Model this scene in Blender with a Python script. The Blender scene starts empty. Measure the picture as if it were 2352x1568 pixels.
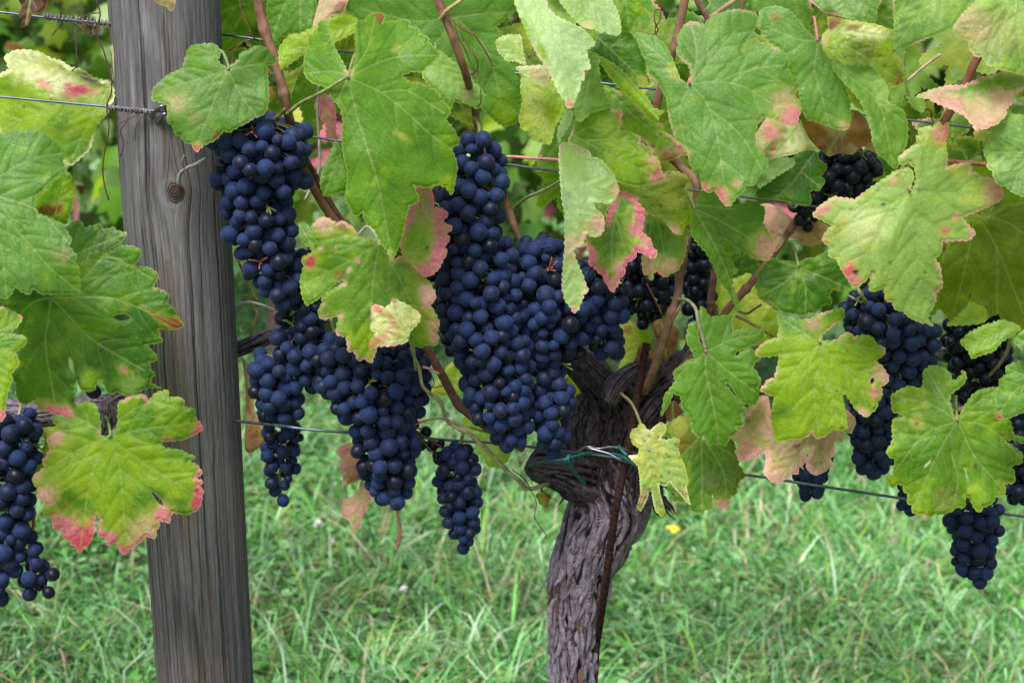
import bpy, math, random
import numpy as np
from mathutils import Vector, Matrix
from mathutils.geometry import delaunay_2d_cdt
random.seed(7); RNG = np.random.default_rng(7)
scene = bpy.context.scene
COL = scene.collection
# ---------------------------------------------------------------- camera
CAM_D, CAM_H, PITCH, FOC = 2.0, 1.5, math.radians(14.7), 70.0
cam_d = bpy.data.cameras.new('camera'); cam = bpy.data.objects.new('camera', cam_d); COL.objects.link(cam)
cam_d.lens = FOC; cam_d.sensor_width = 36.0; cam_d.clip_start = 0.05; cam_d.clip_end = 400
cam.location = (0, -CAM_D, CAM_H); cam.rotation_euler = (math.pi/2 - PITCH, 0, 0)
cam_d.dof.use_dof = True; cam_d.dof.focus_distance = 2.0; cam_d.dof.aperture_fstop = 9.0
scene.camera = cam
# ---------------------------------------------------------------- sky, sun, exposure
SUN_EL, SUN_ROT = math.radians(60), math.radians(205)
world = bpy.data.worlds.new('World'); scene.world = world; world.use_nodes = True
wn = world.node_tree.nodes; wl = world.node_tree.links
sky = wn.new('ShaderNodeTexSky'); sky.sky_type = 'NISHITA'; sky.sun_disc = False
sky.sun_elevation = SUN_EL; sky.sun_rotation = SUN_ROT; sky.air_density = 1.0; sky.dust_density = 4.0; sky.ozone_density = 1.0
hs = wn.new('ShaderNodeHueSaturation'); hs.inputs['Saturation'].default_value = .5   # thin cloud whitens the sky
wl.new(sky.outputs['Color'], hs.inputs['Color']); wl.new(hs.outputs['Color'], wn['Background'].inputs['Color']); wn['Background'].inputs['Strength'].default_value = 0.072
sun_d = bpy.data.lights.new('sun', 'SUN'); sun_d.energy = 1.5; sun_d.angle = math.radians(22); sun_d.color = (1.0, 0.97, 0.93)
sun = bpy.data.objects.new('sun', sun_d); COL.objects.link(sun); sun.location = (0, 0, 6)
_sd = Vector((math.sin(SUN_ROT)*math.cos(SUN_EL), math.cos(SUN_ROT)*math.cos(SUN_EL), math.sin(SUN_EL)))
sun.rotation_euler = _sd.to_track_quat('Z', 'Y').to_euler()
scene.view_settings.view_transform = 'Standard'; scene.view_settings.look = 'None'
scene.view_settings.gamma = 1.0; scene.view_settings.exposure = 1.50
# ---------------------------------------------------------------- geometry of the view (points given in a 2352 x 1568 frame)
FPX = FOC/36.0*2352
def P(u, v, Y):
    u = np.asarray(u, float); v = np.asarray(v, float); Y = np.asarray(Y, float)
    xc = (u-1176)/FPX; yc = -(v-784)/FPX
    dy = math.cos(PITCH) + yc*math.sin(PITCH); dz = -math.sin(PITCH) + yc*math.cos(PITCH)
    t = (Y+CAM_D)/dy
    return np.stack(np.broadcast_arrays(xc*t, Y, CAM_H+dz*t), -1)
PX = (CAM_D/math.cos(PITCH))/FPX          # metres per frame unit at the row
SLOPE = -0.12                              # the hillside falls to the right
# ---------------------------------------------------------------- small helpers
def vnoise(x, y, seed=0):
    x = np.asarray(x, float); y = np.asarray(y, float)
    xi = np.floor(x).astype(np.int64); yi = np.floor(y).astype(np.int64); fx = x-xi; fy = y-yi
    fx = fx*fx*(3-2*fx); fy = fy*fy*(3-2*fy)
    def h(a, b):
        n = (a*374761393 + b*668265263 + seed*1442695041) & 0x7fffffff
        n = ((n ^ (n >> 13))*1274126177) & 0x7fffffff
        return ((n ^ (n >> 16)) & 0xffff)/65535.0
    return (h(xi, yi)*(1-fx)+h(xi+1, yi)*fx)*(1-fy) + (h(xi, yi+1)*(1-fx)+h(xi+1, yi+1)*fx)*fy
def fbm(x, y, seed=0, o=3):
    s = 0; a = 0.5; t = 0
    for i in range(o):
        s = s + a*vnoise(x*2**i, y*2**i, seed+i*17); t += a; a *= .55
    return s/t
def sstep(a, b, x):
    t = np.clip((x-a)/(b-a), 0, 1); return t*t*(3-2*t)
def mesh_from(name, V, F, mat, smooth=True, cols=None, attrs=None):
    me = bpy.data.meshes.new(name)
    V = np.asarray(V, float)
    if isinstance(F, np.ndarray):
        k = F.shape[1]; me.vertices.add(len(V)); me.vertices.foreach_set('co', V.ravel())
        me.loops.add(F.size); me.loops.foreach_set('vertex_index', F.astype(np.int32).ravel())
        me.polygons.add(len(F)); me.polygons.foreach_set('loop_start', np.arange(0, F.size, k, dtype=np.int32))
        me.update(calc_edges=True); me.validate()
    else:
        me.from_pydata([tuple(p) for p in V], [], F); me.update()
    if smooth and len(me.polygons): me.polygons.foreach_set('use_smooth', [True]*len(me.polygons))
    if cols is not None:
        a = me.color_attributes.new('pig', 'FLOAT_COLOR', 'POINT')
        c = np.ones((len(V), 4)); c[:, :3] = cols; a.data.foreach_set('color', c.ravel())
    for k, arr in (attrs or {}).items():
        a = me.attributes.new(k, 'FLOAT', 'POINT'); a.data.foreach_set('value', np.asarray(arr, np.float32))
    if mat: me.materials.append(mat)
    return me
def link(name, me, parent=None):
    o = bpy.data.objects.new(name, me); COL.objects.link(o)
    if parent: o.parent = parent
    return o
def empty(name, loc=(0, 0, 0)):
    o = bpy.data.objects.new(name, None); COL.objects.link(o); o.empty_display_size = .05; o.location = loc
    return o
def tag(o, label=None, cat=None, group=None, kind=None):
    if label: o['label'] = label
    if cat: o['category'] = cat
    if group: o['group'] = group
    if kind: o['kind'] = kind
    return o
def part(name, V, F, mat, root, **kw):      # vertices in world space -> mesh part under its thing
    off = np.array(root.location) if root else 0
    return link(name, mesh_from(name, np.asarray(V)-off, F, mat, **kw), root)
def spline(pts, n):
    pts = np.asarray(pts, float)
    if len(pts) < 3: 
        t = np.linspace(0, 1, n)[:, None]; return pts[0]*(1-t)+pts[-1]*t
    Q = np.vstack([2*pts[0]-pts[1], pts, 2*pts[-1]-pts[-2]]); m = len(pts)-1
    T = np.linspace(0, m-1e-9, n); i = T.astype(int); t = (T-i)[:, None]
    a, b, c, d = Q[i], Q[i+1], Q[i+2], Q[i+3]
    return .5*((2*b)+(c-a)*t+(2*a-5*b+4*c-d)*t*t+(3*b-a-3*c+d)*t**3)
def tube(path, rad, k=8, disp=None, cap=True):
    path = np.asarray(path, float); n = len(path); rad = np.broadcast_to(np.asarray(rad, float), (n,))
    T = np.gradient(path, axis=0); T /= np.linalg.norm(T, axis=1)[:, None]+1e-12
    N = np.zeros_like(T); ref = np.array([0, -1., 0]) if abs(T[0][1]) < .9 else np.array([1., 0, 0])
    v = ref-T[0]*T[0].dot(ref); N[0] = v/np.linalg.norm(v)
    for i in range(1, n):
        v = N[i-1]-T[i]*T[i].dot(N[i-1]); N[i] = v/(np.linalg.norm(v)+1e-12)
    B = np.cross(T, N); a = np.linspace(0, 2*math.pi, k, endpoint=False)
    r = np.repeat(rad[:, None], k, 1)
    if disp is not None: r = r*disp(np.arange(n), a)
    V = path[:, None]+r[..., None]*(np.cos(a)[None, :, None]*N[:, None]+np.sin(a)[None, :, None]*B[:, None])
    V = V.reshape(-1, 3)
    i = np.arange(n-1)[:, None]*k; j = np.arange(k)[None]; j2 = (j+1) % k
    F = np.stack([i+j, i+j2, i+k+j2, i+k+j], -1).reshape(-1, 4)
    if cap:
        V = np.vstack([V, path[:1], path[-1:]]); c0 = n*k; c1 = c0+1
        e = [(c0, (q+1) % k, q, q) for q in range(k)]+[(c1, (n-1)*k+q, (n-1)*k+(q+1) % k, (n-1)*k+(q+1) % k) for q in range(k)]
        F = [tuple(f) for f in F]+[f[:3] for f in e]
    return V, F
class MB:
    def __init__(s): s.V = []; s.F = []; s.n = 0; s.C = []
    def add(s, VF, col=None):
        V, F = VF; s.F += [tuple(int(q)+s.n for q in f) for f in F]; s.V.append(V); s.n += len(V)
        if col is not None: s.C.append(np.broadcast_to(np.asarray(col, float), (len(V), 3)))
    def part(s, name, mat, root, **kw):
        return part(name, np.vstack(s.V), s.F, mat, root, cols=np.vstack(s.C) if s.C else None, **kw)
# ---------------------------------------------------------------- materials
def newmat(name):
    m = bpy.data.materials.new(name); m.use_nodes = True; nt = m.node_tree
    return m, nt, nt.nodes, nt.links, nt.nodes['Principled BSDF']
def noise_node(N, L, scale, det=3, coord='Object', mapscale=None):
    tc = N.new('ShaderNodeTexCoord'); out = tc.outputs[coord]
    if mapscale:
        mp = N.new('ShaderNodeMapping'); mp.inputs['Scale'].default_value = mapscale; L.new(out, mp.inputs['Vector']); out = mp.outputs['Vector']
    n = N.new('ShaderNodeTexNoise'); n.inputs['Scale'].default_value = scale; n.inputs['Detail'].default_value = det; L.new(out, n.inputs['Vector'])
    return n
def ramp(N, L, fac, stops):
    r = N.new('ShaderNodeValToRGB'); cr = r.color_ramp
    while len(cr.elements) < len(stops): cr.elements.new(.5)
    for e, (p, c) in zip(cr.elements, stops): e.position = p; e.color = (*c, 1)
    L.new(fac, r.inputs['Fac']); return r
def mixc(N, L, a, b, fac, mode='MIX'):
    m = N.new('ShaderNodeMix'); m.data_type = 'RGBA'; m.blend_type = mode
    for s, x in (('A', a), ('B', b)):
        sock = [i for i in m.inputs if i.name == s and i.type == 'RGBA'][0]
        if isinstance(x, tuple): sock.default_value = (*x, 1)
        else: L.new(x, sock)
    if isinstance(fac, (int, float)): m.inputs[0].default_value = fac
    else: L.new(fac, m.inputs[0])
    return [o for o in m.outputs if o.type == 'RGBA'][0]
def bump(N, L, h, strength, dist, prev=None):
    b = N.new('ShaderNodeBump'); b.inputs['Strength'].default_value = strength; b.inputs['Distance'].default_value = dist
    L.new(h, b.inputs['Height'])
    if prev: L.new(prev, b.inputs['Normal'])
    return b.outputs['Normal']
def leaf_material(name, cell=230, trans=.50, rough=.45, bumpd=.0006):
    m, nt, N, L, B = newmat(name)
    a = N.new('ShaderNodeAttribute'); a.attribute_name = 'pig'
    tc = N.new('ShaderNodeTexCoord')
    nz = noise_node(N, L, 120, 3)
    mv = N.new('ShaderNodeMix'); mv.data_type = 'VECTOR'
    vadd = N.new('ShaderNodeVectorMath'); vadd.operation = 'MULTIPLY_ADD'
    L.new(nz.outputs['Color'], vadd.inputs[0]); vadd.inputs[1].default_value = (.006, .006, .006); L.new(tc.outputs['Object'], vadd.inputs[2])
    N.remove(mv)
    vo = N.new('ShaderNodeTexVoronoi'); vo.feature = 'DISTANCE_TO_EDGE'; vo.inputs['Scale'].default_value = cell; L.new(vadd.outputs[0], vo.inputs['Vector'])
    r = ramp(N, L, vo.outputs['Distance'], [(0, (0, 0, 0)), (.22, (1, 1, 1))])
    nf = noise_node(N, L, 600, 2); rf = ramp(N, L, nf.outputs['Fac'], [(.3, (.95, .95, .95)), (.7, (1.04, 1.04, 1.04))])
    c1 = mixc(N, L, a.outputs['Color'], rf.outputs['Color'], 1.0, 'MULTIPLY')
    dk = mixc(N, L, c1, (.76, .84, .62), .5, 'MULTIPLY')
    c2 = mixc(N, L, dk, c1, r.outputs['Color'])
    # pale dust / spray specks
    ns = noise_node(N, L, 260, 2); rs = ramp(N, L, ns.outputs['Fac'], [(.75, (0, 0, 0)), (.79, (.4, .4, .4))])
    c3 = mixc(N, L, c2, (.45, .5, .4), rs.outputs['Color'])
    L.new(c3, B.inputs['Base Color'])
    B.inputs['Roughness'].default_value = rough; B.inputs['Specular IOR Level'].default_value = .42
    nm = bump(N, L, r.outputs['Color'], .32, bumpd)
    L.new(nm, B.inputs['Normal'])
    t = N.new('ShaderNodeBsdfTranslucent'); tcx = mixc(N, L, c2, (1.35, 1.32, .62), 1.0, 'MULTIPLY'); L.new(tcx, t.inputs['Color'])
    mx = N.new('ShaderNodeMixShader'); mx.inputs[0].default_value = trans
    L.new(B.outputs[0], mx.inputs[1]); L.new(t.outputs[0], mx.inputs[2]); L.new(mx.outputs[0], N['Material Output'].inputs['Surface'])
    return m
M_LEAF = leaf_material('vine_leaf'); M_DRY = leaf_material('dry_leaf', cell=260, trans=.2, rough=.7)
M_FAR = leaf_material('far_leaf', cell=60, trans=.35, rough=.5)
def pig_material(name, rough=.6, trans=0, ns=90, amp=.25, bd=0, spec=.3, mapscale=None):
    m, nt, N, L, B = newmat(name)
    a = N.new('ShaderNodeAttribute'); a.attribute_name = 'pig'
    n = noise_node(N, L, ns, 4, mapscale=mapscale); r = ramp(N, L, n.outputs['Fac'], [(.3, (1-amp,)*3), (.7, (1+amp,)*3)])
    c = mixc(N, L, a.outputs['Color'], r.outputs['Color'], 1.0, 'MULTIPLY'); L.new(c, B.inputs['Base Color'])
    B.inputs['Roughness'].default_value = rough; B.inputs['Specular IOR Level'].default_value = spec
    if bd: L.new(bump(N, L, n.outputs['Fac'], .6, bd), B.inputs['Normal'])
    if trans:
        t = N.new('ShaderNodeBsdfTranslucent'); L.new(c, t.inputs['Color']); mx = N.new('ShaderNodeMixShader'); mx.inputs[0].default_value = trans
        L.new(B.outputs[0], mx.inputs[1]); L.new(t.outputs[0], mx.inputs[2]); L.new(mx.outputs[0], N['Material Output'].inputs['Surface'])
    return m
M_GRASS = pig_material('grass_blade', .5, .35, 30, .2, spec=.35)
M_CANE = pig_material('cane_bark', .6, 0, 140, .3, .0006)
M_STEM = pig_material('stem', .5, 0, 150, .2)
M_BARK = pig_material('old_bark', .85, 0, 160, .38, .0016, spec=.15)
M_WOOD = pig_material('weathered_wood', .8, 0, 60, .22, .0006, spec=.15, mapscale=(11, 11, .9))
def grape_material(name='grape_skin', bloom=1.0):
    m, nt, N, L, B = newmat(name)
    oi = N.new('ShaderNodeObjectInfo'); tc = N.new('ShaderNodeTexCoord')
    ad = N.new('ShaderNodeVectorMath'); ad.operation = 'MULTIPLY_ADD'; ad.inputs[1].default_value = (1, 1, 1)
    L.new(tc.outputs['Object'], ad.inputs[0])
    rv = N.new('ShaderNodeCombineXYZ')
    for i, k in enumerate((7.3, 13.1, 3.7)):
        mm = N.new('ShaderNodeMath'); mm.operation = 'MULTIPLY'; mm.inputs[1].default_value = k; L.new(oi.outputs['Random'], mm.inputs[0]); L.new(mm.outputs[0], rv.inputs[i])
    L.new(rv.outputs[0], ad.inputs[2])
    n1 = N.new('ShaderNodeTexNoise'); n1.inputs['Scale'].default_value = 170; n1.inputs['Detail'].default_value = 5; n1.inputs['Roughness'].default_value = .65; L.new(ad.outputs[0], n1.inputs['Vector'])
    n2 = N.new('ShaderNodeTexNoise'); n2.inputs['Scale'].default_value = 700; n2.inputs['Detail'].default_value = 2; L.new(ad.outputs[0], n2.inputs['Vector'])
    r1 = ramp(N, L, n1.outputs['Fac'], [(.28, (.2, .2, .2)), (.52, (1, 1, 1))])
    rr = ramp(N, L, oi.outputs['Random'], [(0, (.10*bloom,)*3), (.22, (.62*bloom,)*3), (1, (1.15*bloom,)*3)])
    f = N.new('ShaderNodeMath'); f.operation = 'MULTIPLY'; L.new(r1.outputs['Color'], f.inputs[0]); L.new(rr.outputs['Color'], f.inputs[1])
    rb = ramp(N, L, n2.outputs['Fac'], [(.3, (.0048, .0150, .062)), (.7, (.011, .031, .120))])
    c = mixc(N, L, (.0020, .0016, .004), rb.outputs['Color'], f.outputs[0])
    # stylar scar at the outer pole (+Z)
    sp = N.new('ShaderNodeSeparateXYZ'); L.new(tc.outputs['Object'], sp.inputs[0])
    rs = ramp(N, L, sp.outputs['Z'], [(.0, (0, 0, 0)), (1, (0, 0, 0))])
    mr = N.new('ShaderNodeMapRange'); mr.inputs['From Min'].default_value = .00745; mr.inputs['From Max'].default_value = .00752; L.new(sp.outputs['Z'], mr.inputs['Value'])
    N.remove(rs)
    c2 = mixc(N, L, c, (.012, .007, .008), mr.outputs[0])
    L.new(c2, B.inputs['Base Color'])
    ro = N.new('ShaderNodeMapRange'); ro.inputs['To Min'].default_value = .36; ro.inputs['To Max'].default_value = .80; L.new(f.outputs[0], ro.inputs['Value']); L.new(ro.outputs[0], B.inputs['Roughness'])
    B.inputs['Specular IOR Level'].default_value = .28
    B.inputs['Sheen Weight'].default_value = .10; B.inputs['Sheen Tint'].default_value = (.55, .65, 1, 1)
    return m
M_GRAPE = grape_material(); M_GRAPE_DARK = grape_material('shaded_bare_grape_skin', .22)  # low bloom paints in the shade of tucked-in bunches; loose berries are just dark
def flat_material(name, col, rough, metal=0, ns=300, amp=.3, bd=0, mapscale=None, spec=.4):
    m, nt, N, L, B = newmat(name)
    n = noise_node(N, L, ns, 4, mapscale=mapscale); r = ramp(N, L, n.outputs['Fac'], [(.3, tuple(c*(1-amp) for c in col)), (.7, tuple(c*(1+amp) for c in col))])
    L.new(r.outputs['Color'], B.inputs['Base Color']); B.inputs['Roughness'].default_value = rough; B.inputs['Metallic'].default_value = metal
    B.inputs['Specular IOR Level'].default_value = spec
    if bd: L.new(bump(N, L, n.outputs['Fac'], .6, bd), B.inputs['Normal'])
    return m
M_WIRE = flat_material('galvanised_wire', (.10, .12, .16), .4, .6, 80, .35)
M_SILVER = flat_material('bare_metal', (.22, .22, .26), .3, .9, 100, .2)
M_RUST = flat_material('rusty_iron', (.032, .014, .012), .85, .0, 180, .5, .0008, spec=.15)
M_TIE = flat_material('green_plastic', (.006, .075, .075), .4, 0, 200, .25)
M_SOIL = flat_material('turf_floor', (.10, .14, .05), .95, 0, 14, .5, .01, spec=.1)
M_PETAL = flat_material('yellow_petal', (.85, .6, .03), .5, 0, 100, .1)
M_WPETAL = flat_material('white_petal', (.75, .75, .72), .5, 0, 100, .1)
# ---------------------------------------------------------------- leaf pigments (albedo)
G = dict(green=(.118, .285, .016), cool=(.155, .325, .062), deep=(.052, .17, .012), lime=(.30, .46, .012), pale=(.46, .64, .30),
         palegreen=(.33, .52, .13), yellow=(.50, .52, .09), cream=(.84, .82, .48), pink=(.84, .22, .34), hot=(.80, .06, .18), red=(.36, .035, .03),
         tan=(.48, .33, .20), rosy=(.82, .42, .40), brown=(.16, .065, .028), dark=(.05, .018, .014), olive=(.19, .27, .02), rust=(.33, .12, .035), black=(.012, .008, .008))
def pts(a): return np.array(a, float).reshape(-1, 2)
def in_poly(p, poly):
    x, y = p[:, 0], p[:, 1]; r = np.zeros(len(p), bool); q = np.roll(poly, -1, 0)
    for (x0, y0), (x1, y1) in zip(poly, q):
        if y0 == y1: continue
        c = ((y0 > y) != (y1 > y)) & (x < (x1-x0)*(y-y0)/(y1-y0)+x0); r ^= c
    return r
def seg_dist(p, A, Bp):
    d = Bp-A; L2 = (d*d).sum(1)+1e-9; best = np.full(len(p), 1e9)
    for a, dd, l in zip(A, d, L2):
        t = np.clip(((p-a)@dd)/l, 0, 1); q = p-a-t[:, None]*dd; best = np.minimum(best, (q*q).sum(1))
    return np.sqrt(best)
def round_outline(o, step):
    o = pts(o) if not isinstance(o, np.ndarray) else o
    n = len(o); out = []
    for i in range(n):
        a, b, c, d = o[i-1], o[i], o[(i+1) % n], o[(i+2) % n]
        l = np.linalg.norm(c-b); k = max(1, int(l/step))
        m0 = (c-a)*.5*.4; m1 = (d-b)*.5*.4
        lim = l*.9
        for m in (m0, m1):
            q = np.linalg.norm(m)
            if q > lim: m *= lim/q
        for j in range(k):
            t = j/k; t2 = t*t; t3 = t2*t
            out.append((2*t3-3*t2+1)*b+(t3-2*t2+t)*m0+(-2*t3+3*t2)*c+(t3-t2)*m1)
    return np.array(out)
def add_teeth(o, size, amp, rng):
    q = np.roll(o, -1, 0); out = []
    area = ((o[:, 0]*q[:, 1]-q[:, 0]*o[:, 1]).sum())
    sg = 1 if area > 0 else -1
    for a, b in zip(o, q):
        l = np.linalg.norm(b-a); k = max(1, int(round(l/size)))
        nrm = np.array([(b-a)[1], -(b-a)[0]])/(l+1e-9)*sg
        for j in range(k):
            t0 = j/k; out.append(a+(b-a)*t0)
            if l > size*.6: 
                out.append(a+(b-a)*(t0+.7/k)+nrm*amp*rng.uniform(.7, 1.15))
    return np.array(out)
TEMPL = [(0, 1.0), (9, .86), (17, .70), (24, .55), (30, .60), (38, .80), (47, .94), (55, .80), (66, .66), (76, .50), (86, .62), (98, .74), (108, .72), (122, .64), (138, .62), (154, .52), (167, .34), (176, .10)]
def template_leaf(c, R, ang, rng, sx=1.0):
    L_ = [(math.radians(a), r*rng.uniform(.92, 1.08)) for a, r in TEMPL]
    P_ = [(math.sin(a)*r*sx, math.cos(a)*r) for a, r in L_]+[(-math.sin(a)*r*sx, math.cos(a)*r) for a, r in reversed(L_[1:])]
    ca, sa = math.cos(ang), math.sin(ang)
    o = np.array([(x*ca-y*sa, x*sa+y*ca) for x, y in P_])*R+np.array(c)
    tips = [0, 47, -47, 105, -105]
    V = [[tuple(c), (c[0]+R*.9*(math.sin(math.radians(t))*sx*ca-math.cos(math.radians(t))*sa)*(1 if t == 0 else .85), c[1]+R*.9*(math.sin(math.radians(t))*sx*sa+math.cos(math.radians(t))*ca)*(1 if t == 0 else .85))] for t in tips]
    return o, V
def make_leaf(root, outline, veins, Y, base='green', second='lime', yel=.3, edge=None, edgew=14, edgea=0, blobs=(), tilt=(0, -.32), droop=.18, wave=.06,
              under=False, spots=0, holes=(), step=2.6, seed=0, label=None, mat=None, petiole=True, pet_to=None, teeth=None, rim=.55, ridge=None, pcol=None, name='leaf'):
    rng = np.random.default_rng(seed+1000); o = pts(outline) if not isinstance(outline, np.ndarray) else outline
    if teeth is None and mat is not M_DRY and len(mains0 := list(veins)): teeth = (14, 3.2)
    if teeth: o = add_teeth(o, teeth[0], teeth[1], rng)
    O = round_outline(o, step*1.5)
    hl = [round_outline(h, step*1.5) for h in holes]
    lo = O.min(0); hi = O.max(0)
    gx, gy = np.meshgrid(np.arange(lo[0], hi[0], step), np.arange(lo[1], hi[1], step*.87)); gx[1::2] += step/2
    g = np.stack([gx.ravel(), gy.ravel()], 1)+rng.uniform(-.2, .2, (gx.size, 2))*step
    g = g[in_poly(g, O)]
    bA = O; bB = np.roll(O, -1, 0)
    de = seg_dist(g, bA, bB); g = g[de > step*.55]; de = de[de > step*.55]
    pin = [O]; cons = [[i, (i+1) % len(O)] for i in range(len(O))]; n0 = len(O)
    for h in hl:
        cons += [[n0+i, n0+(i+1) % len(h)] for i in range(len(h))]; n0 += len(h); pin.append(h); k = ~in_poly(g, h); g = g[k]
    allp = np.vstack(pin+[g])
    r = delaunay_2d_cdt([Vector(p) for p in allp], cons, [], 0, 1e-3)
    p = np.array([tuple(v) for v in r[0]]); tri = np.array([f for f in r[2] if len(f) == 3])
    cen = p[tri].mean(1); k = in_poly(cen, O)
    for h in hl: k &= ~in_poly(cen, h)
    tri = tri[k]; used = np.unique(tri); re = -np.ones(len(p), int); re[used] = np.arange(len(used)); p = p[used]; tri = re[tri]
    # outward winding: face the camera
    a, b, c = p[tri[:, 0]], p[tri[:, 1]], p[tri[:, 2]]
    cr = (b[:, 0]-a[:, 0])*(c[:, 1]-a[:, 1])-(b[:, 1]-a[:, 1])*(c[:, 0]-a[:, 0]); fl = cr > 0; tri[fl] = tri[fl][:, ::-1]
    cb = np.vstack([O]+hl); de = seg_dist(p, np.vstack([O]+hl), np.vstack([np.roll(O, -1, 0)]+[np.roll(h, -1, 0) for h in hl]))
    ctr = (lo+hi)/2; R = float(np.linalg.norm(hi-lo))/2.6
    # veins
    mains = [pts(v) for v in veins]
    MA = []; MBs = []; SA = []; SB = []
    for v in mains:
        s = spline(v, max(4, int(np.linalg.norm(v[-1]-v[0])/14)+2)); MA += list(s[:-1]); MBs += list(s[1:])
        Lm = np.linalg.norm(np.diff(s, axis=0), axis=1).sum(); d = 0; side = 1
        for i in range(1, len(s)-1):
            d += np.linalg.norm(s[i]-s[i-1])
            if d > 24*rng.uniform(.8, 1.2) * max(.6, R/130):
                d = 0; t = s[i+1]-s[i-1]; t /= np.linalg.norm(t)+1e-9
                for sg in (side, -side):
                    an = sg*math.radians(rng.uniform(38, 50)); dr = np.array([t[0]*math.cos(an)-t[1]*math.sin(an), t[0]*math.sin(an)+t[1]*math.cos(an)])
                    ln = R*rng.uniform(.38, .55)*(1.1-.6*i/len(s)); st = s[i]; q = st
                    for j in range(5):
                        nq = q+dr*ln/5; SA.append(q); SB.append(nq); q = nq
                        dr = dr*.93+t*.09; dr /= np.linalg.norm(dr)
                side = -side
    if MA: dm = seg_dist(p, np.array(MA), np.array(MBs))
    else: dm = np.full(len(p), 60.)
    ds = seg_dist(p, np.array(SA), np.array(SB)) if SA else np.full(len(p), 30.)
    dall = np.minimum(dm, ds)
    vein = np.maximum(np.exp(-(dm/1.9)**2), .34*np.exp(-(ds/1.5)**2))
    # relief
    T = (p-ctr)/R; r2 = (T**2).sum(1); th = np.arctan2(T[:, 1], T[:, 0])
    sd = seed*3.7
    off = tilt[0]*T[:, 0]+tilt[1]*T[:, 1]+droop*r2*.5+wave*np.sin(th*3+sd)*r2+wave*.8*np.sin(th*7+sd*2)*r2**1.5
    off += .06*(fbm(p[:, 0]/90+sd, p[:, 1]/90, seed, 2)-.5)
    off *= R*PX
    if ridge is not None:      # a fold: depth grows away from a crease line
        (x0, y0, x1, y1, k1, k2) = ridge; dl = np.array([x1-x0, y1-y0], float); dl /= np.linalg.norm(dl)
        s = (p[:, 0]-x0)*dl[1]-(p[:, 1]-y0)*dl[0]; off += np.where(s > 0, s*k1, -s*k2)*PX
    sgn = 1 if under else -1
    puck = .0011*np.clip(dm/26, 0, 1)**.8+.0008*np.clip(ds/9, 0, 1)**.8
    off += sgn*puck*np.clip(de/8, .3, 1) 
    off += .0004*(fbm(p[:, 0]/13, p[:, 1]/13, seed+5, 2)-.5)
    V = P(p[:, 0], p[:, 1], Y+off)
    # pigment
    cb_, cs_ = np.array(G[base]), np.array(G[second])
    n1 = fbm(p[:, 0]/70+sd, p[:, 1]/70+sd, seed+9, 3); n2 = fbm(p[:, 0]/17, p[:, 1]/17, seed+3, 3); n3 = fbm(p[:, 0]/5, p[:, 1]/5, seed+4, 2)
    ky = np.clip(sstep(.35, .75, n1+(n2-.5)*.35+(yel-.5)*.9)+.35*yel*np.clip(dall/12, 0, 1)*n2+.5*yel*np.exp(-de/30), 0, 1)[:, None]
    C = cb_*(1-ky)+cs_*ky
    n4 = fbm(p[:, 0]/38+sd, p[:, 1]/38, seed+30, 3); C = C*(.72+.56*n4[:, None])*(.88+.24*n2[:, None])*(.98+.04*n3[:, None]); gd = .30*np.exp(-(dall/5.5)**2)[:, None]*(1-vein[:, None]); C = C*(1-gd)+C*np.array((.62, .85, .6))*gd; yl = (.55*sstep(.55, .8, n2*.5+n4*.5+(yel-.4)*.3))[:, None]; C = C*(1-yl)+np.array((.36, .42, .04))*yl
    halo = [(b[0], b[1], b[2]*1.55+5, 'yellow', .62*(b[4] if len(b) > 4 else .9))+tuple(b[5:]) for b in blobs if b[3] in ('pink', 'hot', 'rosy', 'red') and b[2] > 9]
    for bl in halo+list(blobs):
        x, y, rr, cn = bl[:4]; am = bl[4] if len(bl) > 4 else .9; asp = bl[5] if len(bl) > 5 else 1.; ag = math.radians(bl[6]) if len(bl) > 6 else 0
        dx, dy = p[:, 0]-x, p[:, 1]-y; xx = dx*math.cos(ag)+dy*math.sin(ag); yy = (-dx*math.sin(ag)+dy*math.cos(ag))*asp
        w = am*(1-sstep(.35, 1.10, np.hypot(xx, yy)/rr+(n2-.5)*.75+(n3-.5)*.2-.25*vein))
        C = C*(1-w[:, None])+np.array(G[cn])*(.8+.4*n3[:, None])*w[:, None]
    if edge:
        pt = sstep(.50, .68, fbm(p[:, 0]/55+sd, p[:, 1]/55+9, seed+21, 2)+(edgea-.5)*.45); w = (pt*min(1, edgea*1.5)*(1-sstep(.3, 1.1, de/edgew+(n2-.5)*1.4)))[:, None]
        C = C*(1-w)+np.array(G[edge])*(.8+.4*n3[:, None])*w
    if spots:
        for _ in range(spots):
            q = p[rng.integers(len(p))]; rr = rng.uniform(1.6, 4.2); w = .8*np.exp(-(((p-q)**2).sum(1))/rr**2)[:, None]; C = C*(1-w)+np.array(G['brown'])*w
    vc = np.array((.33, .44, .13)) if not under else np.array((.42, .50, .27))
    C = C*(1-vein[:, None]*.75)+vc*vein[:, None]*.75
    if under is None: pass
    w = rim*.8*np.exp(-(de/1.5)**2)[:, None]; C = C*(1-w)+np.maximum(C*1.35, np.array((.42, .52, .13)))*w
    o_ = part(name, V, tri, mat or M_LEAF, root, cols=np.clip(C, .004, .9))
    if label: o_['label'] = label
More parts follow.
